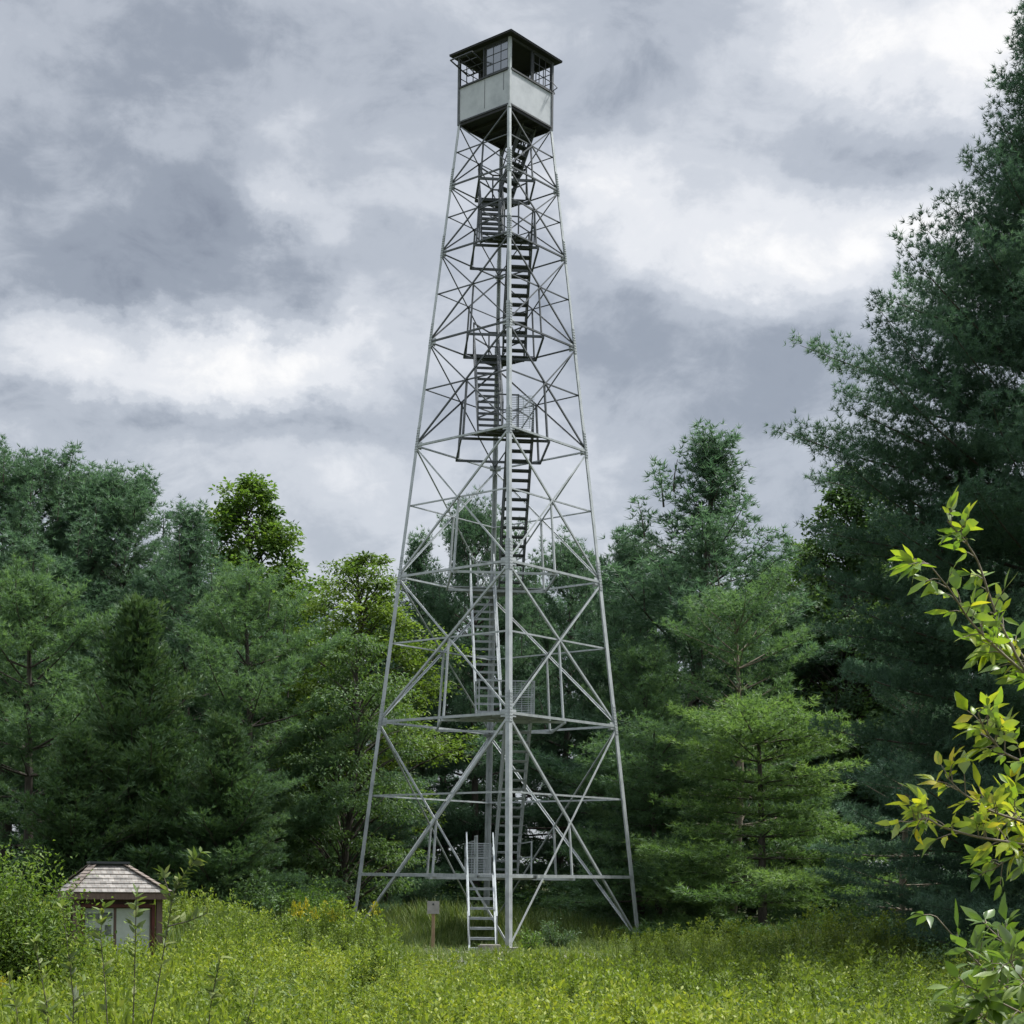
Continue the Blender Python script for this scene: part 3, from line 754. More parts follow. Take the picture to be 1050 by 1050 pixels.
def conifer(seed, H, R, h0, prof, dz=.55, nb=6, elo=-4, ehi=42, curve=.12, twig=.22, tuft=.085, K=8, nl=.19, nw=.030, spread=.75,
            tl_max=1.05, flat=.24, trunk_r=None, sway=.2, rough=.25, leaders=0, gaps=0.0, tint_mid=.5, bare=None, s_in=.42, fluff=.085, limb=.008, uspr=.26, lobe=1.0, cap=None):
    r = np.random.default_rng(seed)
    tz = np.linspace(0, H * .985, 16)
    sx = sway * np.sin(tz / H * 4 + r.uniform(0, 6)); sy = sway * np.sin(tz / H * 3.3 + r.uniform(0, 6))
    sx -= sx[0]; sy -= sy[0]
    tr = trunk_r or H * .013
    wood = [(np.stack([sx, sy, tz], -1), tr * (1 - tz / H) ** .8 + .02)]
    P_all, D_all, T_all = [], [], []
    z = h0; zs = []
    while z < H - .25:
        zs.append(z); t = (z - h0) / (H - h0); z += dz * (1.1 - .55 * t) * r.uniform(.8, 1.2)
    lobes = r.uniform(-1, 1, (6,))
    def add_branch(p0, az, el, L, cv, tint0, thin=1.0):
        hv = np.array([math.cos(az), math.sin(az), 0.0]); n = 7; s = np.linspace(0, 1, n)
        az2 = r.normal(0, .12)
        side = np.array([-hv[1], hv[0], 0])
        pts = p0 + (hv[None] * (np.cos(el) * s)[:, None] + side[None] * (az2 * s ** 2)[:, None]) * L
        pts[:, 2] += L * (math.sin(el) * s + cv * s ** 2.2)
        wood.append((pts, (.010 + limb * L) * (1 - s) ** .9 * thin + .005))
        m = max(3, int(L * .86 / twig)); ss = np.linspace(s_in if L > 1.3 else .06, 1, m) + r.normal(0, .02, m); ss = np.clip(ss, .1, 1)
        ss = np.concatenate([ss, ss, [1.0]]); sg = np.concatenate([np.ones(m), -np.ones(m), [0]])
        idx = np.clip(ss * (n - 1), 0, n - 1.001); i0 = idx.astype(int); f = (idx - i0)[:, None]
        bp = pts[i0] * (1 - f) + pts[i0 + 1] * f; bd = unit(pts[i0 + 1] - pts[i0])
        lat = unit(np.cross(bd, np.array([0, 0, 1.0])))
        td = unit(bd * .62 + lat * sg[:, None] * r.uniform(.7, 1.1, (len(ss), 1)) + np.array([0, 0, 1.0]) * r.normal(flat, uspr, (len(ss), 1)))
        tl = np.clip(.50 * L * (1 - ss) + .28, .25, tl_max) * r.uniform(.65, 1.2, len(ss))
        if gaps: tl *= (r.random(len(ss)) > gaps)
        kmax = int(tl_max * 1.25 / tuft) + 1
        k = (np.arange(kmax) + .7)[None] * tuft * r.uniform(.85, 1.15, (len(ss), 1))
        ok = k < tl[:, None]
        pos = bp[:, None] + td[:, None] * k[..., None] + r.normal(0, fluff, (len(ss), kmax, 3)) * np.array([1, 1, .8])
        pos[..., 2] += .10 * k ** 2
        dr = unit(td[:, None] + np.array([0, 0, .28]) + r.normal(0, .22, (len(ss), kmax, 3)))
        tn = tint0 + r.normal(0, .10, (len(ss), 1)) + r.normal(0, .10, (len(ss), kmax))
        P_all.append(pos[ok]); D_all.append(dr[ok]); T_all.append(tn[ok])
    for z in zs:
        t = (z - h0) / (H - h0); base = np.array([np.interp(z, tz, sx), np.interp(z, tz, sy), z])
        n = max(3, int(round(nb * r.uniform(.8, 1.2)))); a0 = r.uniform(0, 6.28)
        for b in range(n):
            az = a0 + b * 2 * math.pi / n + r.normal(0, .2)
            lob = 1 + lobe * .16 * math.sin(az * 2 + lobes[0] * 3 + z * .35) + lobe * .12 * math.sin(az * 3 + lobes[1] * 3 - z * .5)
            L = R * prof(t) * lob * (1 + r.normal(0, rough * .6)) * (1 if r.random() > .12 else .6)
            L = max(.55, min(L, cap or R * 1.12))
            el = math.radians(elo + (ehi - elo) * t ** 1.4 + r.normal(0, 6))
            if bare and bare[0] < t < bare[1] and r.random() < bare[2]:
                hv = np.array([math.cos(az), math.sin(az), 0.0]); s = np.linspace(0, 1, 5)
                pts = base + hv[None] * (L * .9 * s * math.cos(el))[:, None]; pts[:, 2] += L * (.5 * s)
                wood.append((pts, (.03 * (1 - s) + .008))); continue
            add_branch(base, az, el, L, curve * r.uniform(.6, 1.4), tint_mid + r.normal(0, .10))
    for _ in range(leaders):
        u_ = r.uniform(.08, .85); az = r.uniform(0, 6.28); d = R * u_
        ts = [q for q in np.linspace(.3, 1, 60) if prof(q) >= u_]; t = ts[-1] if ts else .5
        p0 = np.array([math.cos(az) * d, math.sin(az) * d, h0 + (H - h0) * t - .15])
        add_branch(p0, az, math.radians(85), r.uniform(.8, 1.25), .02, tint_mid)
    top = np.array([sx[-1], sy[-1], H * .97])
    for q in range(3):
        add_branch(top - np.array([0, 0, .55 + .35 * q]), q * 2.1, math.radians(86 - 14 * q), .75, .1, tint_mid)
    P, Dr, T = np.concatenate(P_all), np.concatenate(D_all), np.concatenate(T_all)
    nv = needles(P, Dr, K, nl, nw, spread, r, T)
    return np_tube(wood), nv

def rhombus_leaves(P, Nn, Up, ln, wd, r, fold=.18):
    """pointed leaves of two quads folded on the midrib; Up is the leaf's long axis"""
    n = len(P); a = unit(Up); nn = unit(Nn - a * (Nn * a).sum(-1, keepdims=True)); s = np.cross(a, nn)
    L = ln[:, None]; Wd = wd[:, None]
    b = P; tip = P + a * L - nn * (L * .10); mid = P + a * (L * .45) + nn * (Wd * .0)
    l = mid - s * Wd * .5 + nn * Wd * fold; rr = mid + s * Wd * .5 + nn * Wd * fold
    V = np.stack([b, rr, tip, l], 1).reshape(-1, 3)
    i = np.arange(n)[:, None] * 4
    Fc = np.concatenate([i + np.array([[0, 1, 2]]), i + np.array([[0, 2, 3]])], 1).reshape(-1, 3)
    return V, Fc

def broadleaf(seed, H, R, trunk_h, shape, nclump=120, per=130, cl=.55, ln=.17, wd=.10, flat=.7, droop=.25, trunk_r=None):
    """shape(t): crown radius over height 0..1"""
    r = np.random.default_rng(seed)
    tr = trunk_r or H * .014
    zt = np.linspace(0, H * .9, 10); sx = .25 * np.sin(zt * .5 + seed); sx -= sx[0]; sy = .2 * np.sin(zt * .4 + seed * 2); sy -= sy[0]
    wood = [(np.stack([sx, sy, zt], -1), tr * (1 - zt / H) + .02)]
    C, CS = [], []
    tq = np.linspace(0, .985, 60); cdf = np.cumsum([shape(q) ** .9 + .30 for q in tq]); cdf = (cdf - cdf[0]) / (cdf[-1] - cdf[0])
    for i in range(nclump):
        t = float(np.interp((i + r.random()) / nclump, cdf, tq)); az = r.uniform(0, 6.283); rad = R * shape(t) * (r.uniform(.12, 1) ** .5) * r.uniform(.72, 1.22)
        z = trunk_h + (H - trunk_h) * t
        c = np.array([rad * math.cos(az) + np.interp(z, zt, sx), rad * math.sin(az) + np.interp(z, zt, sy), z])
        C.append(c); CS.append(cl * r.uniform(.55, 1.35) * (.40 + .60 * min(1, shape(t) * 1.3)))
        zs = max(trunk_h * .6, z - rad * r.uniform(.5, .9) - .2)
        p0 = np.array([np.interp(zs, zt, sx), np.interp(zs, zt, sy), zs]); s = np.linspace(0, 1, 6)[:, None]
        pts = p0 * (1 - s) + c * s; pts[:, 2] += .15 * rad * np.sin(s[:, 0] * math.pi)
        wood.append((pts, (.012 + .012 * rad) * (1 - s[:, 0]) + .006))
    C = np.array(C); CS = np.array(CS); n = nclump * per
    ci = np.repeat(np.arange(nclump), per)
    off = r.normal(size=(n, 3)); off = unit(off) * (r.random((n, 1)) ** .45); off[:, 2] *= flat
    P = C[ci] + off * CS[ci][:, None] * 1.25
    Nn = unit(off * .5 + r.normal(0, .45, (n, 3)) + np.array([0, 0, .9]))
    Up = unit(off * 1.0 + r.normal(0, .6, (n, 3)) - np.array([0, 0, droop]))
    V, Fc = rhombus_leaves(P, Nn, Up, ln * r.uniform(.6, 1.25, n), wd * r.uniform(.7, 1.2, n), r)
    ct = r.normal(.5, .14, nclump)
    T = np.repeat(np.clip(ct[ci] + r.normal(0, .14, n), 0, 1), 2)
    return np_tube(wood), (V, Fc, T)

TOPS = {}
def make_tree(name, data, leaf, label, cat='tree', group=None, bark='bark', crown='crown'):
    (wv, wq), (V, Fc, T) = data
    root = empty(name); tag(root, label, cat, group)
    TOPS[root.name] = float(np.percentile(V[:, 2], 99.97))
    mesh_np('trunk', wv, [wq], M[bark], parent=root, smooth_shade=True)
    mesh_np(crown, V, [Fc], M[leaf], tint=T, parent=root)
    return root

def put(root, px, ytop, Y, H, rz=0.0, wide=1.0, sink=.1):
    """stand a tree so that its top reaches the photo's height at its distance"""
    p = at(px, 955, Y); z0 = float(ground_z(p.x, Y)) - sink; zt = at(px, ytop, Y).z
    k = (zt - z0) / TOPS.get(root.name, H)
    root.location = (p.x, Y, z0); root.rotation_euler = (0, 0, rz); root.scale = (k * wide, k * wide, k)
    return root

def recolour(root, leaf):
    for c in root.children:
        if c.name.startswith('crown'):
            c.material_slots[0].link = 'OBJECT'; c.material_slots[0].material = M[leaf]
    return root

def again(src, label, px, ytop, Y, H, rz, wide=1.0, group=None, leaf=None):
    o = copy_tree(src); o['label'] = label; TOPS[o.name] = TOPS[src.name]
    if group: o['group'] = group
    elif 'group' in o.keys(): del o['group']
    if leaf: recolour(o, leaf)
    return put(o, px, ytop, Y, H, rz, wide)

dome = lambda t: (min(1, .70 + t * 1.2)) * max(0, 1 - t ** 2.2) ** .75
cone = lambda t: min(1, .75 + t * 1.5) * max(0, 1 - t ** 1.25) ** .95
spread_ = lambda t: (.85 + .3 * math.sin(t * 9)) * max(0, 1 - t) ** .45
bigp = lambda t: float(np.interp(t, [0, .1, .3, .43, .54, .62, .70, .80, .9, 1.0], [4.6, 5.4, 6.1, 6.3, 6.0, 4.6, 2.9, 2.1, 1.3, .3]))
WOOD_G = 'white pines along the wood edge'

# unique white pines
pA = make_tree('white_pine', conifer(1, 17, 5.0, 1.0, dome, dz=.95, leaders=46, rough=.35, ehi=55), 'pine', 'dense dark white pine at the far left edge with a broad rounded top', group=WOOD_G)
put(pA, 10, 450, 60, 17, 0.3, 1.15)
pB = make_tree('white_pine', conifer(2, 16, 4.7, .8, dome, leaders=40, rough=.35, dz=1.0, ehi=55), 'pine', 'broad blue green white pine with a rounded crown, two tops left of the leafy crown', group=WOOD_G)
put(pB, 122, 478, 63, 16, 1.0, 1.2)
pC = make_tree('white_pine', conifer(3, 15.5, 4.7, .7, cone, dz=.95, leaders=22, rough=.45, curve=.2, ehi=50), 'pine', 'tall open topped white pine standing alone against the sky right of the tower', group=WOOD_G)
put(pC, 703, 438, 66, 15.5, 2.1, 1.4)
pD = make_tree('white_pine', conifer(4, 13, 4.0, .5, dome, dz=.92, leaders=8, rough=.35, curve=.18, nl=.22), 'pine_light', 'soft pale green white pine below the bright leafy crown at the left', group=WOOD_G)
put(pD, 243, 572, 55.5, 13, .5)
layer = make_tree('white_pine', conifer(5, 8.6, 3.9, .7, spread_, dz=.86, nb=7, elo=-2, ehi=24, curve=.05, flat=.06, nl=.19, rough=.45, tl_max=1.3, twig=.24, fluff=.10, s_in=.3, uspr=.20), 'pine_yellow',
                  'low spreading pine with bright yellow green layered boughs right of the tower base', group=WOOD_G)
put(layer, 782, 705, 52, 8.6, .9, 1.35)
barep = make_tree('white_pine', conifer(6, 12.5, 4.0, 1.0, spread_, dz=1.0, nb=6, elo=0, ehi=38, curve=.12, flat=.10, rough=.45, uspr=.15, bare=(.38, .75, .40)), 'pine_light',
                  'thin white pine with pale bare limbs showing in its middle, behind the yellow green boughs', group=WOOD_G, bark='bark_pale')
put(barep, 748, 585, 57.5, 12.5, 2.4, 1.1)
big = make_tree('white_pine', conifer(7, 26, 1.0, .8, bigp, dz=.84, nb=10, elo=-6, ehi=26, curve=.16, twig=.24, tuft=.068, K=11, nl=.165, nw=.019, spread=.72, tl_max=1.5, flat=.18, rough=.16, lobe=.25, cap=9, sway=.4, fluff=.10, limb=.006, s_in=.26, uspr=.18),
                'pine_deep', 'towering near white pine filling the right edge, its top beyond the picture', group=WOOD_G)
put(big, 1098, -75, 40, 26, .8, .91)

# cedars
ced = lambda t: max(0, 1 - t) ** .8 * min(1, .8 + t)
cA = make_tree('red_cedar', conifer(8, 9, 2.4, .3, ced, dz=.34, nb=8, elo=22, ehi=64, curve=.14, twig=.16, tuft=.10, K=6, nl=.19, nw=.036, spread=.45, tl_max=.85, flat=.35, rough=.8, fluff=.06, s_in=.2), 'cedar',
               'pointed dark green red cedar standing behind the kiosk roof')
put(cA, 152, 612, 48.5, 9, .2, 1.2)
cB = copy_tree(cA); TOPS[cB.name] = TOPS[cA.name]; cB['label'] = 'shorter bushy red cedar behind the kiosk, left of the pointed cedar'
put(cB, 78, 745, 46.5, 9, 2.2, 1.35)
cC = copy_tree(cA); TOPS[cC.name] = TOPS[cA.name]; cC['label'] = 'small dark green cedar right of the kiosk, below the pale pine'
put(cC, 216, 730, 46.5, 9, 4.0, 1.3)

# broadleaved trees
bA = make_tree('broadleaf_tree', broadleaf(21, 15.5, 3.0, 3.0, lambda t: max(.10, 1 - t ** 1.7) ** .75 * min(1, .5 + t * 2), nclump=330, per=150, cl=.50, ln=.14, wd=.09, flat=.8), 'leaf_a',
               'bright leafy tree whose rounded crown rises above the pines at the left')
put(bA, 253, 485, 69, 15.5, 0, 1.35)
bB = make_tree('broadleaf_tree', broadleaf(22, 12, 3.1, 1.8, lambda t: max(.10, 1 - t ** 2.2) ** .7 * min(1, .6 + t), nclump=260, per=150, cl=.50, ln=.13, wd=.06, flat=.55), 'leaf_b',
               'bright yellow green leafy tree left of the tower')
put(bB, 356, 570, 63, 12, 0, 1.3)
bC = make_tree('broadleaf_tree', broadleaf(23, 10.5, 3.2, 1.4, lambda t: (1 - t) ** .5 * min(1, .6 + t), nclump=95, per=210, cl=.78, ln=.15, wd=.065, flat=.32, droop=.5), 'leaf_c',
               'dark layered tree with drooping sprays just left of the tower legs')
put(bC, 352, 650, 56, 10.5)
bD = copy_tree(bA); TOPS[bD.name] = TOPS[bA.name]; bD['label'] = 'leafy tree half hidden behind the towering right hand pine'; recolour(bD, 'leaf_c')
put(bD, 878, 478, 68, 15.5, 1.3, 1.25)
bE = copy_tree(bB); TOPS[bE.name] = TOPS[bB.name]; bE['label'] = 'small dark leafy tree in the gap between the lone pine and the towering pine'; recolour(bE, 'leaf_c')
put(bE, 818, 548, 72, 12, 2.0, .9)

# more white pines of the edge, each its own place
again(pC, 'slim white pine top between the broad blue green pine and the leafy crown', 192, 512, 59, 15.5, 4.0, 1.15, WOOD_G)
again(pD, 'pale feathery white pine low at the far left edge, in front of the dense pine', 28, 572, 52, 13, 2.5, 1.1, WOOD_G)
again(pA, 'dark white pine seen through the upper half of the tower', 488, 507, 72, 17, 1.9, .8, WOOD_G)
again(pC, 'thin dark white pine seen through the tower left of its centre', 428, 548, 74, 15.5, .4, .9, WOOD_G)
again(pB, 'low dark white pine seen through the tower right of its centre', 572, 545, 75, 16, 2.9, .9, WOOD_G)
again(pB, 'dark white pine at the right hand legs of the tower, left of the lone pine', 646, 540, 70, 16, 5.0, .75, WOOD_G)
again(pD, 'mid green white pine behind the right hand tower leg', 655, 650, 61, 13, 1.2, 1.0, WOOD_G, 'pine_light')
again(layer, 'small light green pine with a long bough reaching right, beside the kiosk', 262, 776, 49, 8.6, 2.6, .95, WOOD_G, 'pine_light')
again(layer, 'low pine with pale tipped layers left of the tower behind the weeds', 395, 790, 60, 8.6, 4.4, 1.0, WOOD_G, 'pine')
again(barep, 'dark layered pine below the towering pine on the right', 925, 650, 47, 12.5, .7, 1.0, WOOD_G, 'pine_deep')
again(layer, 'low dark pine at the right edge under the towering pine', 1000, 760, 44, 8.6, 1.6, 1.0, WOOD_G, 'pine_deep')
again(layer, 'low feathery mid green pine behind the lower right tower leg', 676, 735, 57, 8.6, 3.4, 1.2, WOOD_G, 'pine_light')
again(barep, 'deep green pine behind the bare limbed pine, right of the tower', 800, 600, 66, 12.5, 3.6, 1.0, WOOD_G, 'pine')
again(pB, 'rounded white pine between the dense far left pine and the broad blue green one', 66, 464, 62, 16, 3.3, 1.2, WOOD_G)
again(layer, 'low dark pine deep in the shade between the yellow green boughs and the sapling', 908, 770, 60, 8.6, 5.2, 1.3, WOOD_G, 'pine_deep')
# the wood behind, standing close
bk = [(60, 540, 80, 1, pA, 17), (170, 560, 78, 2, pC, 15.5), (300, 600, 80, 3, pD, 13), (390, 620, 84, 4, pB, 16), (455, 600, 88, 5, pC, 15.5), (530, 590, 84, .6, pA, 17),
      (610, 590, 86, 1.6, pB, 16), (690, 560, 82, 2.6, pA, 17), (770, 610, 78, 3.6, pB, 16), (850, 600, 80, 4.6, pA, 17), (930, 520, 72, 5.6, pB, 16), (1010, 480, 66, .9, pA, 17), (1090, 500, 60, 1.9, pC, 15.5)]
for px, yt, Y, rz, src, H in bk:
    again(src, 'dark white pine standing deep in the wood behind the front trees', px, yt, Y, H, rz, 1.15, 'white pines deep in the wood', 'pine_deep')

# ------------------------------------------------------------------ shrubs
def bush(seed, w, h, n, ln, wd, leaf, label, px, Y, zsink=.1, group=None, stems=9):
    r = np.random.default_rng(seed)
    wood = []; C = []
    for i in range(stems):
        az = r.uniform(0, 6.28); rad = w * r.uniform(.2, .95); hh = h * (1 - .45 * (rad / w) ** 2) * r.uniform(.75, 1.0)
        s = np.linspace(0, 1, 6)
        pts = np.stack([rad * s ** 1.3 * math.cos(az), rad * s ** 1.3 * math.sin(az), hh * s ** .8], -1)
        wood.append((pts, .016 * (1 - s) + .004)); C.append(pts)
    k = r.integers(0, stems, n); s = r.uniform(.25, 1.02, n) * 5
    Cp = np.array(C); i0 = np.clip(s.astype(int), 0, 4); f = (s - i0)[:, None]
    P = Cp[k, i0] * (1 - f) + Cp[k, i0 + 1] * f + r.normal(0, w * .12, (n, 3)) * np.array([1, 1, .8])
    Nn = unit(r.normal(0, .55, (n, 3)) + np.array([0, 0, .9])); Up = unit(r.normal(0, .7, (n, 3)) + np.array([0, 0, .25]))
    V, Fc = rhombus_leaves(P, Nn, Up, ln * r.uniform(.6, 1.3, n), wd * r.uniform(.7, 1.2, n), r)
    T = np.repeat(np.clip(r.normal(.5, .2, n), 0, 1), 2)
    p = at(px, 955, Y); z0 = float(ground_z(p.x, Y)) - zsink
    root = empty('shrub', (p.x, Y, z0)); tag(root, label, 'shrub', group)
    wv, wq = np_tube(wood)
    mesh_np('stem', wv, [wq], M['bark'], parent=root, smooth_shade=True)
    mesh_np('foliage', V, [Fc], M[leaf], tint=T, parent=root)
    return root

bush(31, 1.55, 3.55, 20000, .085, .042, 'leaf_b', 'rounded leafy green shrub at the left edge beside the kiosk', 8, 27, stems=34)
bush(32, 1.6, 2.2, 5200, .11, .05, 'leaf_c', 'shadowed leafy shrub at the wood edge right of the kiosk', 245, 45, stems=20)
bush(33, 1.3, 2.3, 4200, .11, .05, 'leaf_a', 'green shrub at the wood edge left of the tower leg', 325, 46.5, stems=18)
bush(34, .75, 1.15, 1700, .09, .028, 'cedar', 'small grey green shrub between the tower stairs and the right tower legs', 568, 47.5, stems=12)
bush(35, 1.5, 1.5, 3600, .11, .05, 'leaf_c', 'dark low shrub under the boughs right of the tower', 720, 55, stems=16)
bush(36, 1.7, 1.6, 3600, .11, .05, 'leaf_c', 'dark low shrub under the towering pine at the right', 880, 46, stems=16)
bush(37, 1.8, 1.8, 4500, .10, .045, 'leaf_c', 'dark leafy shrub at the right edge behind the low sapling', 1010, 36, stems=18)
bush(38, .5, .95, 700, .10, .04, 'leaf_a', 'small fresh green shrub at the near foot of the tower', 545, 44.6, stems=9)

# ------------------------------------------------------------------ meadow
def proto_goldenrod(r, bloom=False, n=54, lw=1.0):
    """leaning stem, many narrow arching leaves, feathery top"""
    V, Q, T = [], [], []
    lean = r.normal(0, .10, 2)
    z = np.linspace(.12, 1, n); az = np.arange(n) * 2.4 + r.uniform(0, 6)
    base = np.stack([lean[0] * z ** 2, lean[1] * z ** 2, z], -1)
    el = np.radians(r.uniform(-15, 55, n)); d = np.stack([np.cos(az) * np.cos(el), np.sin(az) * np.cos(el), np.sin(el)], -1)
    ln = .145 * np.clip(1.15 - z * .75, .3, 1) * r.uniform(.7, 1.2, n); wd = .021 * lw * r.uniform(.8, 1.4, n)
    s = np.stack([-np.sin(az), np.cos(az), np.zeros(n)], -1)
    mid = base + d * (ln * .55)[:, None]; tip = base + d * ln[:, None]; tip[:, 2] -= ln * .35
    L = np.stack([base, mid - s * wd[:, None] / 2, tip, mid + s * wd[:, None] / 2], 1).reshape(-1, 3)
    V.append(L); Q.append(np.arange(len(L)).reshape(-1, 4)); T.append(r.normal(.36, .17, n))
    # stem
    b = len(L); w = .008
    st = np.array([[-w, 0, 0], [w, 0, 0], [lean[0] + w * .4, lean[1], 1], [lean[0] - w * .4, lean[1], 1]])
    V.append(st); Q.append(np.array([[b, b + 1, b + 2, b + 3]])); T.append([.25])
    # plume
    m = 22; pz = r.uniform(.86, 1.10, m); pa = r.uniform(0, 6.28, m); pr = (1.12 - pz) * .42 * r.random(m) ** .5
    c = np.stack([lean[0] + pr * np.cos(pa), lean[1] + pr * np.sin(pa), pz], -1)
    d = unit(np.stack([np.cos(pa) * .7, np.sin(pa) * .7, .8 * np.ones(m)], -1) + r.normal(0, .3, (m, 3))); s = unit(np.cross(d, r.normal(size=(m, 3))))
    ll, ww = .055 * r.uniform(.7, 1.3, m)[:, None], .014
    L2 = np.stack([c, c + d * ll * .5 - s * ww, c + d * ll, c + d * ll * .5 + s * ww], 1).reshape(-1, 3)
    b = b + 4; V.append(L2); Q.append(np.arange(len(L2)).reshape(-1, 4) + b); T.append(r.normal(.52 if not bloom else .95, .16, m))
    return np.concatenate(V), np.concatenate(Q), np.concatenate(T)

def proto_grass(r, n=16, tall=1.0, w=.012):
    V, Q, T = [], [], []; b = 0
    for i in range(n):
        az = r.uniform(0, 6.28); L = tall * r.uniform(.55, 1.1); lean = r.uniform(.15, .55); s = np.linspace(0, 1, 5)
        base = r.normal(0, .05, 2)
        x = base[0] + np.cos(az) * lean * L * s ** 2; y = base[1] + np.sin(az) * lean * L * s ** 2; z = L * (s - .28 * lean * s ** 3)
        sd = np.array([-math.sin(az), math.cos(az), 0]) * w
        P = np.stack([x, y, z], -1); tw = (1 - s ** 2.5)[:, None] * .9 + .1
        vv = np.stack([P - sd * tw, P + sd * tw], 1).reshape(-1, 3); V.append(vv)
        for k in range(4): Q.append([b + 2 * k, b + 2 * k + 1, b + 2 * k + 3, b + 2 * k + 2])
        T += [r.uniform(.1, .85)] * 4; b += 10
    return np.concatenate(V), np.array(Q), np.array(T)

def proto_weed(r, n=26):
    """broad leaved weed"""
    z = r.uniform(.1, 1, n); az = r.uniform(0, 6.28, n); rad = .14 * r.random(n)
    P = np.stack([rad * np.cos(az), rad * np.sin(az), z], -1)
    Up = unit(np.stack([np.cos(az), np.sin(az), r.uniform(-.1, .8, n)], -1)); Nn = unit(r.normal(0, .4, (n, 3)) + np.array([0, 0, 1]))
    a = Up; s = unit(np.cross(a, Nn)); ln = .085 * r.uniform(.6, 1.2, n)[:, None]; wd = .034
    L = np.stack([P, P + a * ln * .45 - s * wd / 2, P + a * ln, P + a * ln * .45 + s * wd / 2], 1).reshape(-1, 3)
    return L, np.arange(len(L)).reshape(-1, 4), r.uniform(.05, .8, n)

def scatter(name, protos, XY, hgt, mat, seed, tint_shift=None, wide=1.0):
    r = np.random.default_rng(seed); n = len(XY)
    which = r.integers(0, len(protos), n); rot = r.uniform(0, 6.283, n); z = ground_z(XY[:, 0], XY[:, 1]) - .03
    VV, QQ, TT = [], [], []; base = 0
    for k, (V, Q, T) in enumerate(protos):
        sel = np.where(which == k)[0]
        if not len(sel): continue
        c, s = np.cos(rot[sel])[:, None], np.sin(rot[sel])[:, None]; h = hgt[sel][:, None]
        hw = np.clip(h, .45, 1.25) * wide
        x = (V[None, :, 0] * c - V[None, :, 1] * s) * hw + XY[sel, 0][:, None]; y = (V[None, :, 0] * s + V[None, :, 1] * c) * hw + XY[sel, 1][:, None]
        zz = V[None, :, 2] * h + z[sel][:, None]
        VV.append(np.stack([x, y, zz], -1).reshape(-1, 3))
        m = len(sel); QQ.append((Q[None] + (np.arange(m) * len(V))[:, None, None] + base).reshape(-1, 4)); base += m * len(V)
        sh = r.normal(0, .07, (m, 1)) + (0 if tint_shift is None else tint_shift[sel][:, None])
        TT.append(np.clip(T[None] + sh, 0, 1).ravel())
    o = mesh_np(name, np.concatenate(VV), [np.concatenate(QQ)], mat, tint=np.concatenate(TT))
    tag(o, kind='stuff'); return o

def wave(x, y, s=1.0, ph=0.0):
    return (np.sin(x * .9 * s + 1.3 * np.sin(y * .37 * s + ph) + ph) + np.sin(y * .8 * s + 1.1 * np.sin(x * .53 * s + 2 * ph)) + np.sin((x + y) * 1.7 * s + ph * 3) * .6) / 2.6

def sample(n, y0, y1, seed, margin=1.5, bias=1.0):
    r = np.random.default_rng(seed)
    y = y0 + (y1 - y0) * r.random(n) ** bias; hw = y * .318 + margin
    x = (r.random(n) * 2 - 1) * hw
    return np.stack([x, y], -1)

def clear_mask(XY, r):
    """keep the apron and stairs open"""
    x, y = XY[:, 0], XY[:, 1]
    d = np.sqrt(((x + .4) / 4.4) ** 2 + ((y - 45.0) / 3.0) ** 2)
    keep = r.random(len(x)) < smooth(.80, 1.15, d)
    # inside the kiosk
    keep &= ~((np.abs(x + 8.8) < 1.1) & (np.abs(y - 36.8) < 1.0))
    return keep

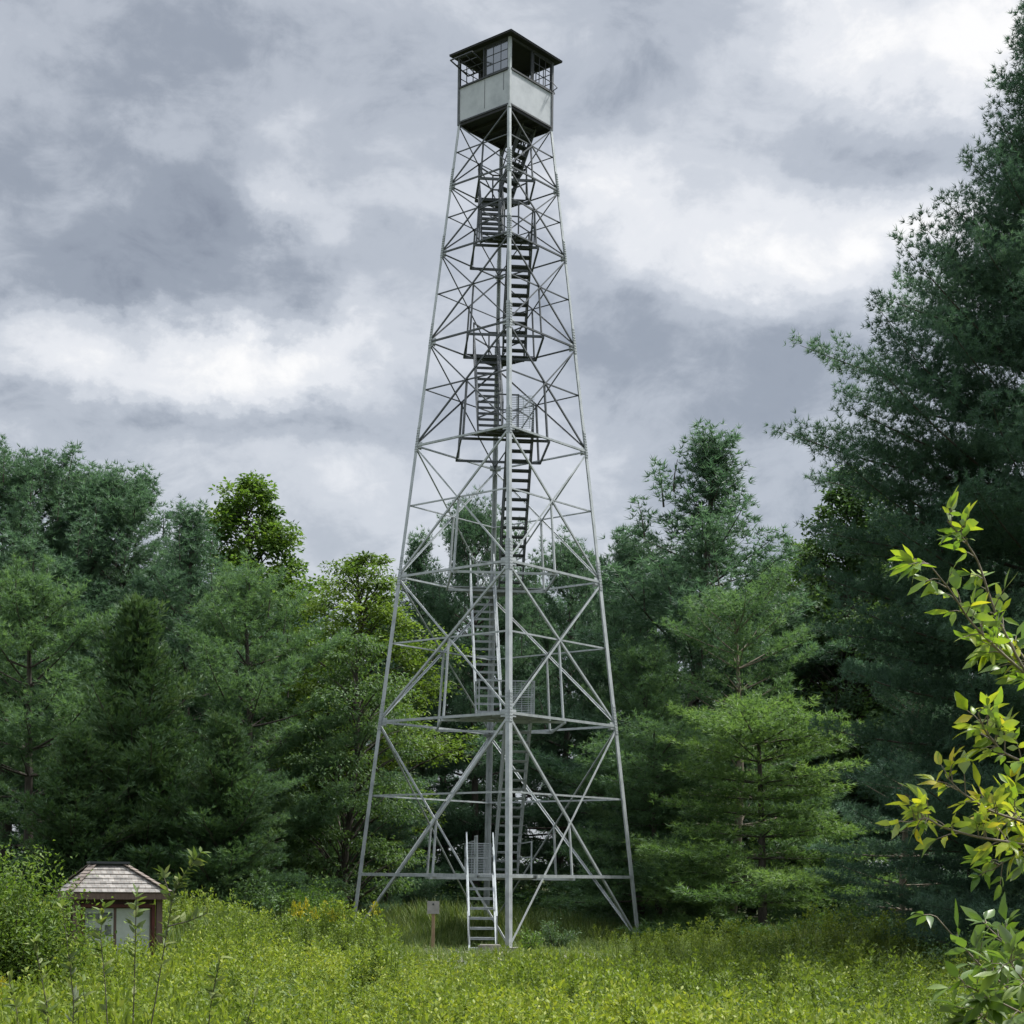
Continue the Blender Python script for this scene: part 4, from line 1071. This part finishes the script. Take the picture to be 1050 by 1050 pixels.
def build_meadow():
    r = np.random.default_rng(77)
    gp = [proto_goldenrod(r) for _ in range(8)]; gy = [proto_goldenrod(r, True) for _ in range(3)]
    # goldenrod sward in front
    XY = sample(13500, 12.5, 43, 5, bias=.85); XY = XY[clear_mask(XY, r)]
    x, y = XY[:, 0], XY[:, 1]; keep = r.random(len(x)) < .35 + .65 * smooth(-.55, -.15, wave(x, y, 1.25, 6.0)); XY = XY[keep]; x, y = XY[:, 0], XY[:, 1]; mid = np.exp(-((x - .2) / 5.2) ** 2)
    h = 1.02 + .26 * wave(x, y, .8) + r.normal(0, .17, len(x)) + .25 * np.maximum(0, wave(x, y, 1.4, 7.0) - .25)
    h *= 1 - .62 * mid * smooth(32, 41, y)
    h *= 1 + .18 * smooth(3, 9, -x) * smooth(24, 34, y)
    h *= 1 - .35 * smooth(34, 40, y) * smooth(-7, -5, x)
    h += .12 * wave(x, y, 2.2, 1.0)
    h += .16 * wave(x, y, 4.1, .4) * smooth(34, 24, y)
    h = np.clip(h, .25, 1.7)
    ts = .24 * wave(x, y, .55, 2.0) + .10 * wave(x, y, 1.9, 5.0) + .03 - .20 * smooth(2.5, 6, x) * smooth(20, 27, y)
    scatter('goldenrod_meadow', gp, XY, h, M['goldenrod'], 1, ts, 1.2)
    # rounded clumps of taller, darker weeds standing out of the sward
    cs = [(-6.6, 37.5), (-5.4, 39.5), (-4.4, 40.5), (-7.8, 40), (-3.4, 39), (-5.9, 34), (-3.9, 35.5), (3.6, 39), (5.4, 41), (7.6, 40.5), (9.6, 41), (4.6, 35), (7.2, 34.5), (-2.4, 30), (1.4, 28.5), (4.4, 26), (-4.6, 27), (-1, 24), (2.2, 22), (5.2, 30), (-6.2, 29.5), (-.6, 34)]
    pts, hh, tt = [], [], []
    for cx, cy in cs:
        rad = r.uniform(.5, 1.1); top = r.uniform(1.15, 1.7) * (1 - .45 * math.exp(-((cx - .2) / 3.2) ** 2) * float(smooth(29, 38, cy))); m = int(46 * rad)
        a = r.uniform(0, 6.283, m); q = rad * r.random(m) ** .5
        pts.append(np.stack([cx + q * np.cos(a) * 1.3, cy + q * np.sin(a)], -1)); hh.append(top * (1 - .35 * (q / rad) ** 2) + r.normal(0, .08, m)); tt.append(np.full(m, r.uniform(-.24, -.02)))
    scatter('weed_clumps', [proto_goldenrod(r, n=80, lw=.9) for _ in range(6)], np.concatenate(pts), np.concatenate(hh), M['goldenrod'], 41, np.concatenate(tt), 1.25)
    # greener weeds mixed in
    wp = [proto_weed(r) for _ in range(6)]
    XY = sample(6500, 12.5, 46, 6); XY = XY[clear_mask(XY, r)]; x, y = XY[:, 0], XY[:, 1]
    keep = (wave(x, y, .6, 4.0) + r.normal(0, .3, len(x))) > -.05; XY = XY[keep]; x, y = XY[:, 0], XY[:, 1]
    h = (1.0 + .28 * wave(x, y, 1.1) + r.normal(0, .2, len(x))) * (1 - .6 * np.exp(-((x - .2) / 5.2) ** 2) * smooth(32, 41, y))
    scatter('green_weeds', wp, XY, np.clip(h, .2, 1.75), M['meadow_weed'], 2, None, 1.3)
    # tall grass round and behind the tower, along the wood edge
    tg = [proto_grass(r, 18, 1.0, .011) for _ in range(7)]
    XY = sample(9500, 43, 60, 7, margin=1.0); x, y = XY[:, 0], XY[:, 1]
    keep = clear_mask(XY, r) & ~((np.abs(x + .9) < 1.4) & (y < 49)); XY = XY[keep]; x, y = XY[:, 0], XY[:, 1]
    h = .85 + .25 * wave(x, y, .7, .5) + r.normal(0, .12, len(x)) + .55 * np.exp(-((x + 2.6) / 2.6) ** 2) * smooth(52, 56, y) + .30 * smooth(-4, -8, x)
    h *= 1 - .25 * smooth(1.5, 4, x)
    h *= 1 - .5 * smooth(52.5, 50, y) * smooth(-9, -6, x)
    scatter('tall_grass', tg, XY, np.clip(h, .3, 1.9), M['grass'], 3)
    XY = sample(2600, 9.5, 17, 31); x, y = XY[:, 0], XY[:, 1]
    keep = r.random(len(x)) < smooth(-.05, -.13, x / y); XY = XY[keep]; x, y = XY[:, 0], XY[:, 1]
    h = 1.55 + .26 * wave(x, y, 1.6, .9) + r.normal(0, .18, len(x)) + .15 * smooth(-.16, -.27, x / y) - .055 * (y - 10) 
    scatter('tall_leafy_weeds', [proto_goldenrod(r, n=64, lw=1.5) for _ in range(6)], XY, h, M['goldenrod'], 32, .05 * wave(x, y, 1.2), .85)
    XY = sample(800, 31.5, 35, 33); x, y = XY[:, 0], XY[:, 1]; keep = np.abs(x + 8.6) < 1.8; XY = XY[keep]
    scatter('weeds_by_kiosk', gp, XY, r.uniform(1.0, 1.5, len(XY)), M['goldenrod'], 34, None, 1.2)
    # arching grass tufts standing out of the sward, and the taller rough grass at the left
    ag = [proto_grass(r, 12, 1.0, .010) for _ in range(5)]
    XY = sample(4600, 15, 44, 21); XY = XY[clear_mask(XY, r)]; x, y = XY[:, 0], XY[:, 1]
    keep = (wave(x, y, .75, 1.7) > .05); XY = XY[keep]; x, y = XY[:, 0], XY[:, 1]
    scatter('meadow_grass', ag, XY, np.clip((1.15 + r.normal(0, .15, len(x))) * (1 - .6 * np.exp(-((x - .2) / 5.2) ** 2) * smooth(31, 40, y)), .25, 1.6), M['grass'], 22, .1 + 0 * x)
    XY = sample(6500, 36, 48, 23); x, y = XY[:, 0], XY[:, 1]; keep = (x < -5.6 - .10 * (48 - y)) & clear_mask(XY, r) & (wave(x, y, .8, 2.2) > -.45); XY = XY[keep]; x, y = XY[:, 0], XY[:, 1]
    scatter('rough_grass', tg, XY, np.clip(1.25 + .25 * wave(x, y, .9, .7) + r.normal(0, .15, len(x)), .5, 2.0), M['grass'], 24)
    XY = sample(5200, 42, 52, 8, margin=1.0); x, y = XY[:, 0], XY[:, 1]
    keep = clear_mask(XY, r) & ((x > 2.5) | (x < -3.2)); XY = XY[keep]; x, y = XY[:, 0], XY[:, 1]
    h = .50 + .16 * wave(x, y, .8, 1.5) + r.normal(0, .09, len(x)) + .45 * smooth(-6, -10, x)
    scatter('goldenrod_border', gp, XY, np.clip(h, .3, 1.5), M['goldenrod'], 4, .05 + .15 * wave(x, y, .5, 3.0))
    XY = sample(5200, 60, 96, 12, margin=3); x, y = XY[:, 0], XY[:, 1]
    scatter('wood_undergrowth', wp, XY, np.clip(1.5 + .5 * wave(x, y, .4) + r.normal(0, .3, len(x)) + 2.2 * smooth(70, 85, y), .5, 5.0), M['leaf_c'], 6, None, 2.4)
    # short grass creeping over the apron
    sg = [proto_grass(r, 14, .30, .008) for _ in range(5)]
    XY = sample(3800, 39.5, 50, 9); x, y = XY[:, 0], XY[:, 1]; keep = (np.abs(x + .4) < 6) & (r.random(len(x)) < .35 + .55 * (wave(x, y, 1.5) > 0)) & ~((np.abs(x + 0.37) < .95) & (np.abs(y - 45.8) < .6))
    XY = XY[keep]; scatter('short_grass', sg, XY, r.uniform(.6, 1.3, len(XY)), M['grass'], 5)
build_meadow()

def bloom_plants():
    """goldenrod already in flower, left of the tower"""
    r = np.random.default_rng(91); V0, Q0, T0 = proto_goldenrod(r)
    spots = [(301, 41), (307, 40), (314, 41.5), (322, 39.8), (333, 41), (341, 40.4), (349, 41.4), (4, 24.5), (384, 42)]
    for i, (px, Y) in enumerate(spots):
        p = at(px, 955, Y); z0 = float(ground_z(p.x, Y)); h = r.uniform(1.25, 1.65)
        root = empty('goldenrod_plant', (p.x, Y, z0), r.uniform(0, 6)); root.scale = (1, 1, h)
        lab = 'yellow flowering goldenrod stalk in the clump left of the tower' if i not in (7, 8) else ('yellow flowering goldenrod stalk at the left edge below the leafy shrub' if i == 7 else 'lone yellow goldenrod stalk between the flowering clump and the tower')
        tag(root, lab, 'plant', 'flowering goldenrod clump left of the tower' if i not in (7, 8) else None)
        mesh_np('stalk', V0, [Q0], M['goldenrod'], tint=np.clip(T0, 0, .8), parent=root)
        m = 64; z = r.uniform(.84, 1.08, m); a = r.uniform(0, 6.28, m); rad = (1.12 - z) * .66 * r.random(m) ** .6
        P = np.stack([rad * np.cos(a), rad * np.sin(a), z - rad * .15], -1); d = unit(r.normal(0, .5, (m, 3)) + np.array([0, 0, .6]))
        V, Fc = rhombus_leaves(P, unit(r.normal(size=(m, 3))), d, np.full(m, .07), np.full(m, .028), r)
        mesh_np('flower_plume', V, [Fc], M['bloom'], tint=np.repeat(r.random(m), 2), parent=root)
bloom_plants()

# ------------------------------------------------------------------ foreground saplings
def leaf_shapes(P, axis, nrm, ln, wd, r):
    """proper ovate leaves: 4 rows, folded on the midrib and curling at the tip"""
    n = len(P); a = unit(axis); nn = unit(nrm - a * (nrm * a).sum(-1, keepdims=True)); s = np.cross(a, nn)
    t = np.array([0, .16, .38, .62, .84, 1.0]); wv = np.array([.06, .62, 1.0, .84, .42, .02]) * .5
    curl = r.uniform(-.15, .55, n); fold = r.uniform(.08, .35, n)
    cen = P[:, None] + a[:, None] * (ln[:, None] * t)[..., None] - nn[:, None] * (ln[:, None] * curl[:, None] * t ** 2)[..., None]
    wv = wv[None] * r.uniform(.78, 1.18, (n, 6)); off = s[:, None] * (wd[:, None] * wv)[..., None]; up = nn[:, None] * (wd[:, None] * wv * fold[:, None])[..., None]
    V = np.stack([cen - off + up, cen, cen + off + up], 2)           # n,6,3,3
    V = V.reshape(n, 18, 3); Q = []
    for i in range(5):
        for j in range(2):
            q = i * 3 + j; Q.append((q, q + 1, q + 4, q + 3))
    Q = np.array(Q)
    QQ = (Q[None] + (np.arange(n) * 18)[:, None, None]).reshape(-1, 4)
    return V.reshape(-1, 3), QQ, 10

def sapling(name, label, Y, trunk, shoots, leaf, seed, lpx=(14, 26), groups=None, bark='bark_pale', tcurve=.5):
    """trunk and shoots are given as photo points at their distance"""
    r = np.random.default_rng(seed); k = Y / F
    base = at(trunk[0][0], trunk[0][1], Y); z0 = float(ground_z(base.x, Y))
    root = empty(name, (base.x, Y, z0)); tag(root, label, 'sapling')
    O = np.array([base.x, Y, z0])
    tp = np.array([at(*p, Y) for p in trunk]) - O; tp = np.vstack([[0, 0, -.05], tp])
    wv, wq = np_tube([(tp, np.linspace(.022, .008, len(tp)))]); mesh_np('trunk', wv, [wq], M[bark], parent=root, smooth_shade=True)
    for pts, dy, nl, yel in shoots:
        nl = int(nl * 1.4); m = len(pts); yy = Y + np.linspace(0, dy, m)
        C = np.array([at(p[0], p[1], yv) for p, yv in zip(pts, yy)]) - O
        # smooth the polyline
        s = np.linspace(0, m - 1, 4 * m); C2 = np.stack([np.interp(s, np.arange(m), C[:, i]) for i in range(3)], -1)
        C2[1:-1] = (C2[:-2] + 2 * C2[1:-1] + C2[2:]) / 4
        n2 = len(C2); wood = [(C2, np.linspace(.0042, .0018, n2))]
        LP, LA, LN, LL = [], [], [], []
        for q in range(nl):
            f = r.uniform(.12, 1) * (n2 - 1) if q else n2 - 1.01
            i0 = int(min(f, n2 - 2)); p = C2[i0] + (C2[i0 + 1] - C2[i0]) * (f - i0); d = unit(C2[i0 + 1] - C2[i0])
            side = unit(np.cross(d, r.normal(size=3))); pd = unit(d * .7 + side * .9 + np.array([0, 0, .15])); pl = r.uniform(10, 26) * k
            e = p + pd * pl; wood.append((np.stack([p, (p + e) / 2 + np.array([0, 0, .004]), e]), np.array([.0018, .0014, .001])))
            nl5 = r.integers(3, 6)
            lat = unit(np.cross(pd, np.array([0, 0, 1.0]) + r.normal(0, .35, 3))); nrm = np.cross(lat, pd)
            nrm = nrm if nrm[2] > 0 else -nrm
            ang = np.linspace(-1.15, 1.15, nl5) + r.normal(0, .15, nl5)
            for ai, a in enumerate(ang):
                ax = pd * math.cos(a) + lat * math.sin(a) + np.array([0, 0, -.25 * abs(a)]) + r.normal(0, .18, 3)
                att = e if abs(a) < .7 else p + pd * pl * .62
                LP.append(att); LA.append(ax); LN.append(nrm + r.normal(0, .35, 3)); LL.append(r.uniform(*lpx) * k * (1.1 - .22 * abs(a)))
        LL = np.array(LL); V, Q, nf = leaf_shapes(np.array(LP), np.array(LA), np.array(LN), LL, LL * r.uniform(.30, .50, len(LL)), r)
        T = np.repeat(np.clip(r.normal(yel, .17, len(LL)), 0, 1), nf)
        wv, wq = np_tube(wood)
        br = mesh_np('branch', wv, [wq], M[bark], parent=root, smooth_shade=True)
        mesh_np('leaves', V, [Q], M[leaf], tint=T, parent=br, smooth_shade=True)
    return root

sapling('sapling', 'yellow green leafy sapling reaching in from the right edge, close to the camera', 4.3,
        [(1135, 1250), (1128, 1000), (1112, 830), (1085, 720), (1062, 700)],
        [([(1085, 725), (1050, 688), (1020, 628), (1003, 575), (988, 552), (972, 535)], -.10, 17, .42),
         ([(1062, 700), (1025, 668), (995, 638), (975, 606), (952, 578)], -.22, 16, .46),
         ([(1085, 740), (1060, 690), (1040, 660), (1018, 660)], .10, 16, .50),
         ([(1105, 800), (1060, 786), (1028, 772), (1010, 750), (1003, 732)], -.15, 13, .58),
         ([(1112, 860), (1060, 846), (1015, 832), (985, 812), (972, 798)], -.05, 15, .74),
         ([(1115, 880), (1050, 866), (1000, 858), (965, 848), (950, 838), (932, 843)], -.25, 19, .66),
         ([(1115, 880), (1062, 852), (1040, 836), (1030, 815)], .15, 13, .62),
         ([(1115, 890), (1060, 872), (1035, 880), (1018, 892)], .05, 7, .36)], 'sapling_leaf', 5)
sapling('sapling', 'lower darker green sapling at the bottom right corner, below the yellow one', 4.9,
        [(1120, 1250), (1110, 1130), (1090, 1060)],
        [([(1090, 1062), (1045, 1022), (1008, 993), (982, 965), (960, 940)], .0, 10, .45),
         ([(1100, 1080), (1060, 1010), (1040, 975), (1012, 950)], .2, 8, .40),
         ([(1100, 1090), (1050, 1040), (1020, 1025), (990, 1010)], -.2, 13, .60),
         ([(1110, 1100), (1070, 1030), (1045, 1000), (1035, 985)], -.3, 12, .65),
         ([(1100, 1110), (1050, 1062), (1015, 1050), (1000, 1035)], -.1, 11, .55)], 'sapling_dark', 6, lpx=(17, 29))

def shoot_shrub():
    """upright leafy shoots standing in the left foreground"""
    r = np.random.default_rng(17); Y = 8.2; k = Y / F
    c = at(130, 1050, Y); z0 = float(ground_z(c.x, Y)); O = np.array([c.x, Y, z0])
    root = empty('shrub', (c.x, Y, z0)); tag(root, 'thin leggy shrub with upright grey leaved shoots in the left foreground before the kiosk', 'shrub')
    shoots = [([(150, 1080), (162, 1010), (172, 950), (178, 915), (190, 895), (206, 874)], 44), ([(172, 950), (195, 944), (213, 936)], 12), ([(176, 925), (170, 905), (167, 896)], 8),
              ([(72, 1090), (76, 1030), (70, 975), (64, 930)], 20), ([(112, 1090), (108, 1010), (103, 962), (106, 930)], 18), ([(135, 1090), (138, 1000), (139, 950), (140, 915)], 24),
              ([(45, 1090), (50, 1040), (40, 990), (36, 965)], 20), ([(210, 1095), (216, 1030), (222, 1000), (226, 982)], 16), ([(20, 1095), (18, 1040), (8, 1000)], 14), ([(255, 1095), (250, 1060), (262, 1020)], 12), ([(95, 1095), (90, 1060), (84, 1000)], 12)]
    for pts, nl in shoots:
        nl = int(nl * 2.3); m = len(pts); yy = Y + r.normal(0, .25) + np.linspace(0, r.normal(0, .1), m)
        C = np.array([at(p[0], p[1], yv) for p, yv in zip(pts, yy)]) - O
        s = np.linspace(0, m - 1, 5 * m); C2 = np.stack([np.interp(s, np.arange(m), C[:, i]) for i in range(3)], -1)
        C2[1:-1] = (C2[:-2] + 2 * C2[1:-1] + C2[2:]) / 4; n2 = len(C2)
        wv, wq = np_tube([(C2, np.linspace(.0038, .0014, n2))])
        st = mesh_np('stem', wv, [wq], M['bark'], parent=root, smooth_shade=True)
        f = np.concatenate([r.uniform(.2, 1, int(nl)), [1.0]]) * (n2 - 1); i0 = np.clip(f.astype(int), 0, n2 - 2); fr = (f - i0)[:, None]
        P = C2[i0] * (1 - fr) + C2[i0 + 1] * fr; d = unit(C2[i0 + 1] - C2[i0]); sd = unit(np.cross(d, r.normal(size=(nl + 1, 3))))
        ax = d * .5 + sd * 1.0 + np.array([0, 0, .25]); ln = r.uniform(8, 15, nl + 1) * k
        V, Q, nf = leaf_shapes(P, ax, np.array([0, 0, 1.0]) + r.normal(0, .5, (nl + 1, 3)), ln, ln * .36, r)
        mesh_np('leaves', V, [Q], M['weed'], tint=np.repeat(r.uniform(.3, 1, nl + 1), nf), parent=st, smooth_shade=True)
shoot_shrub()
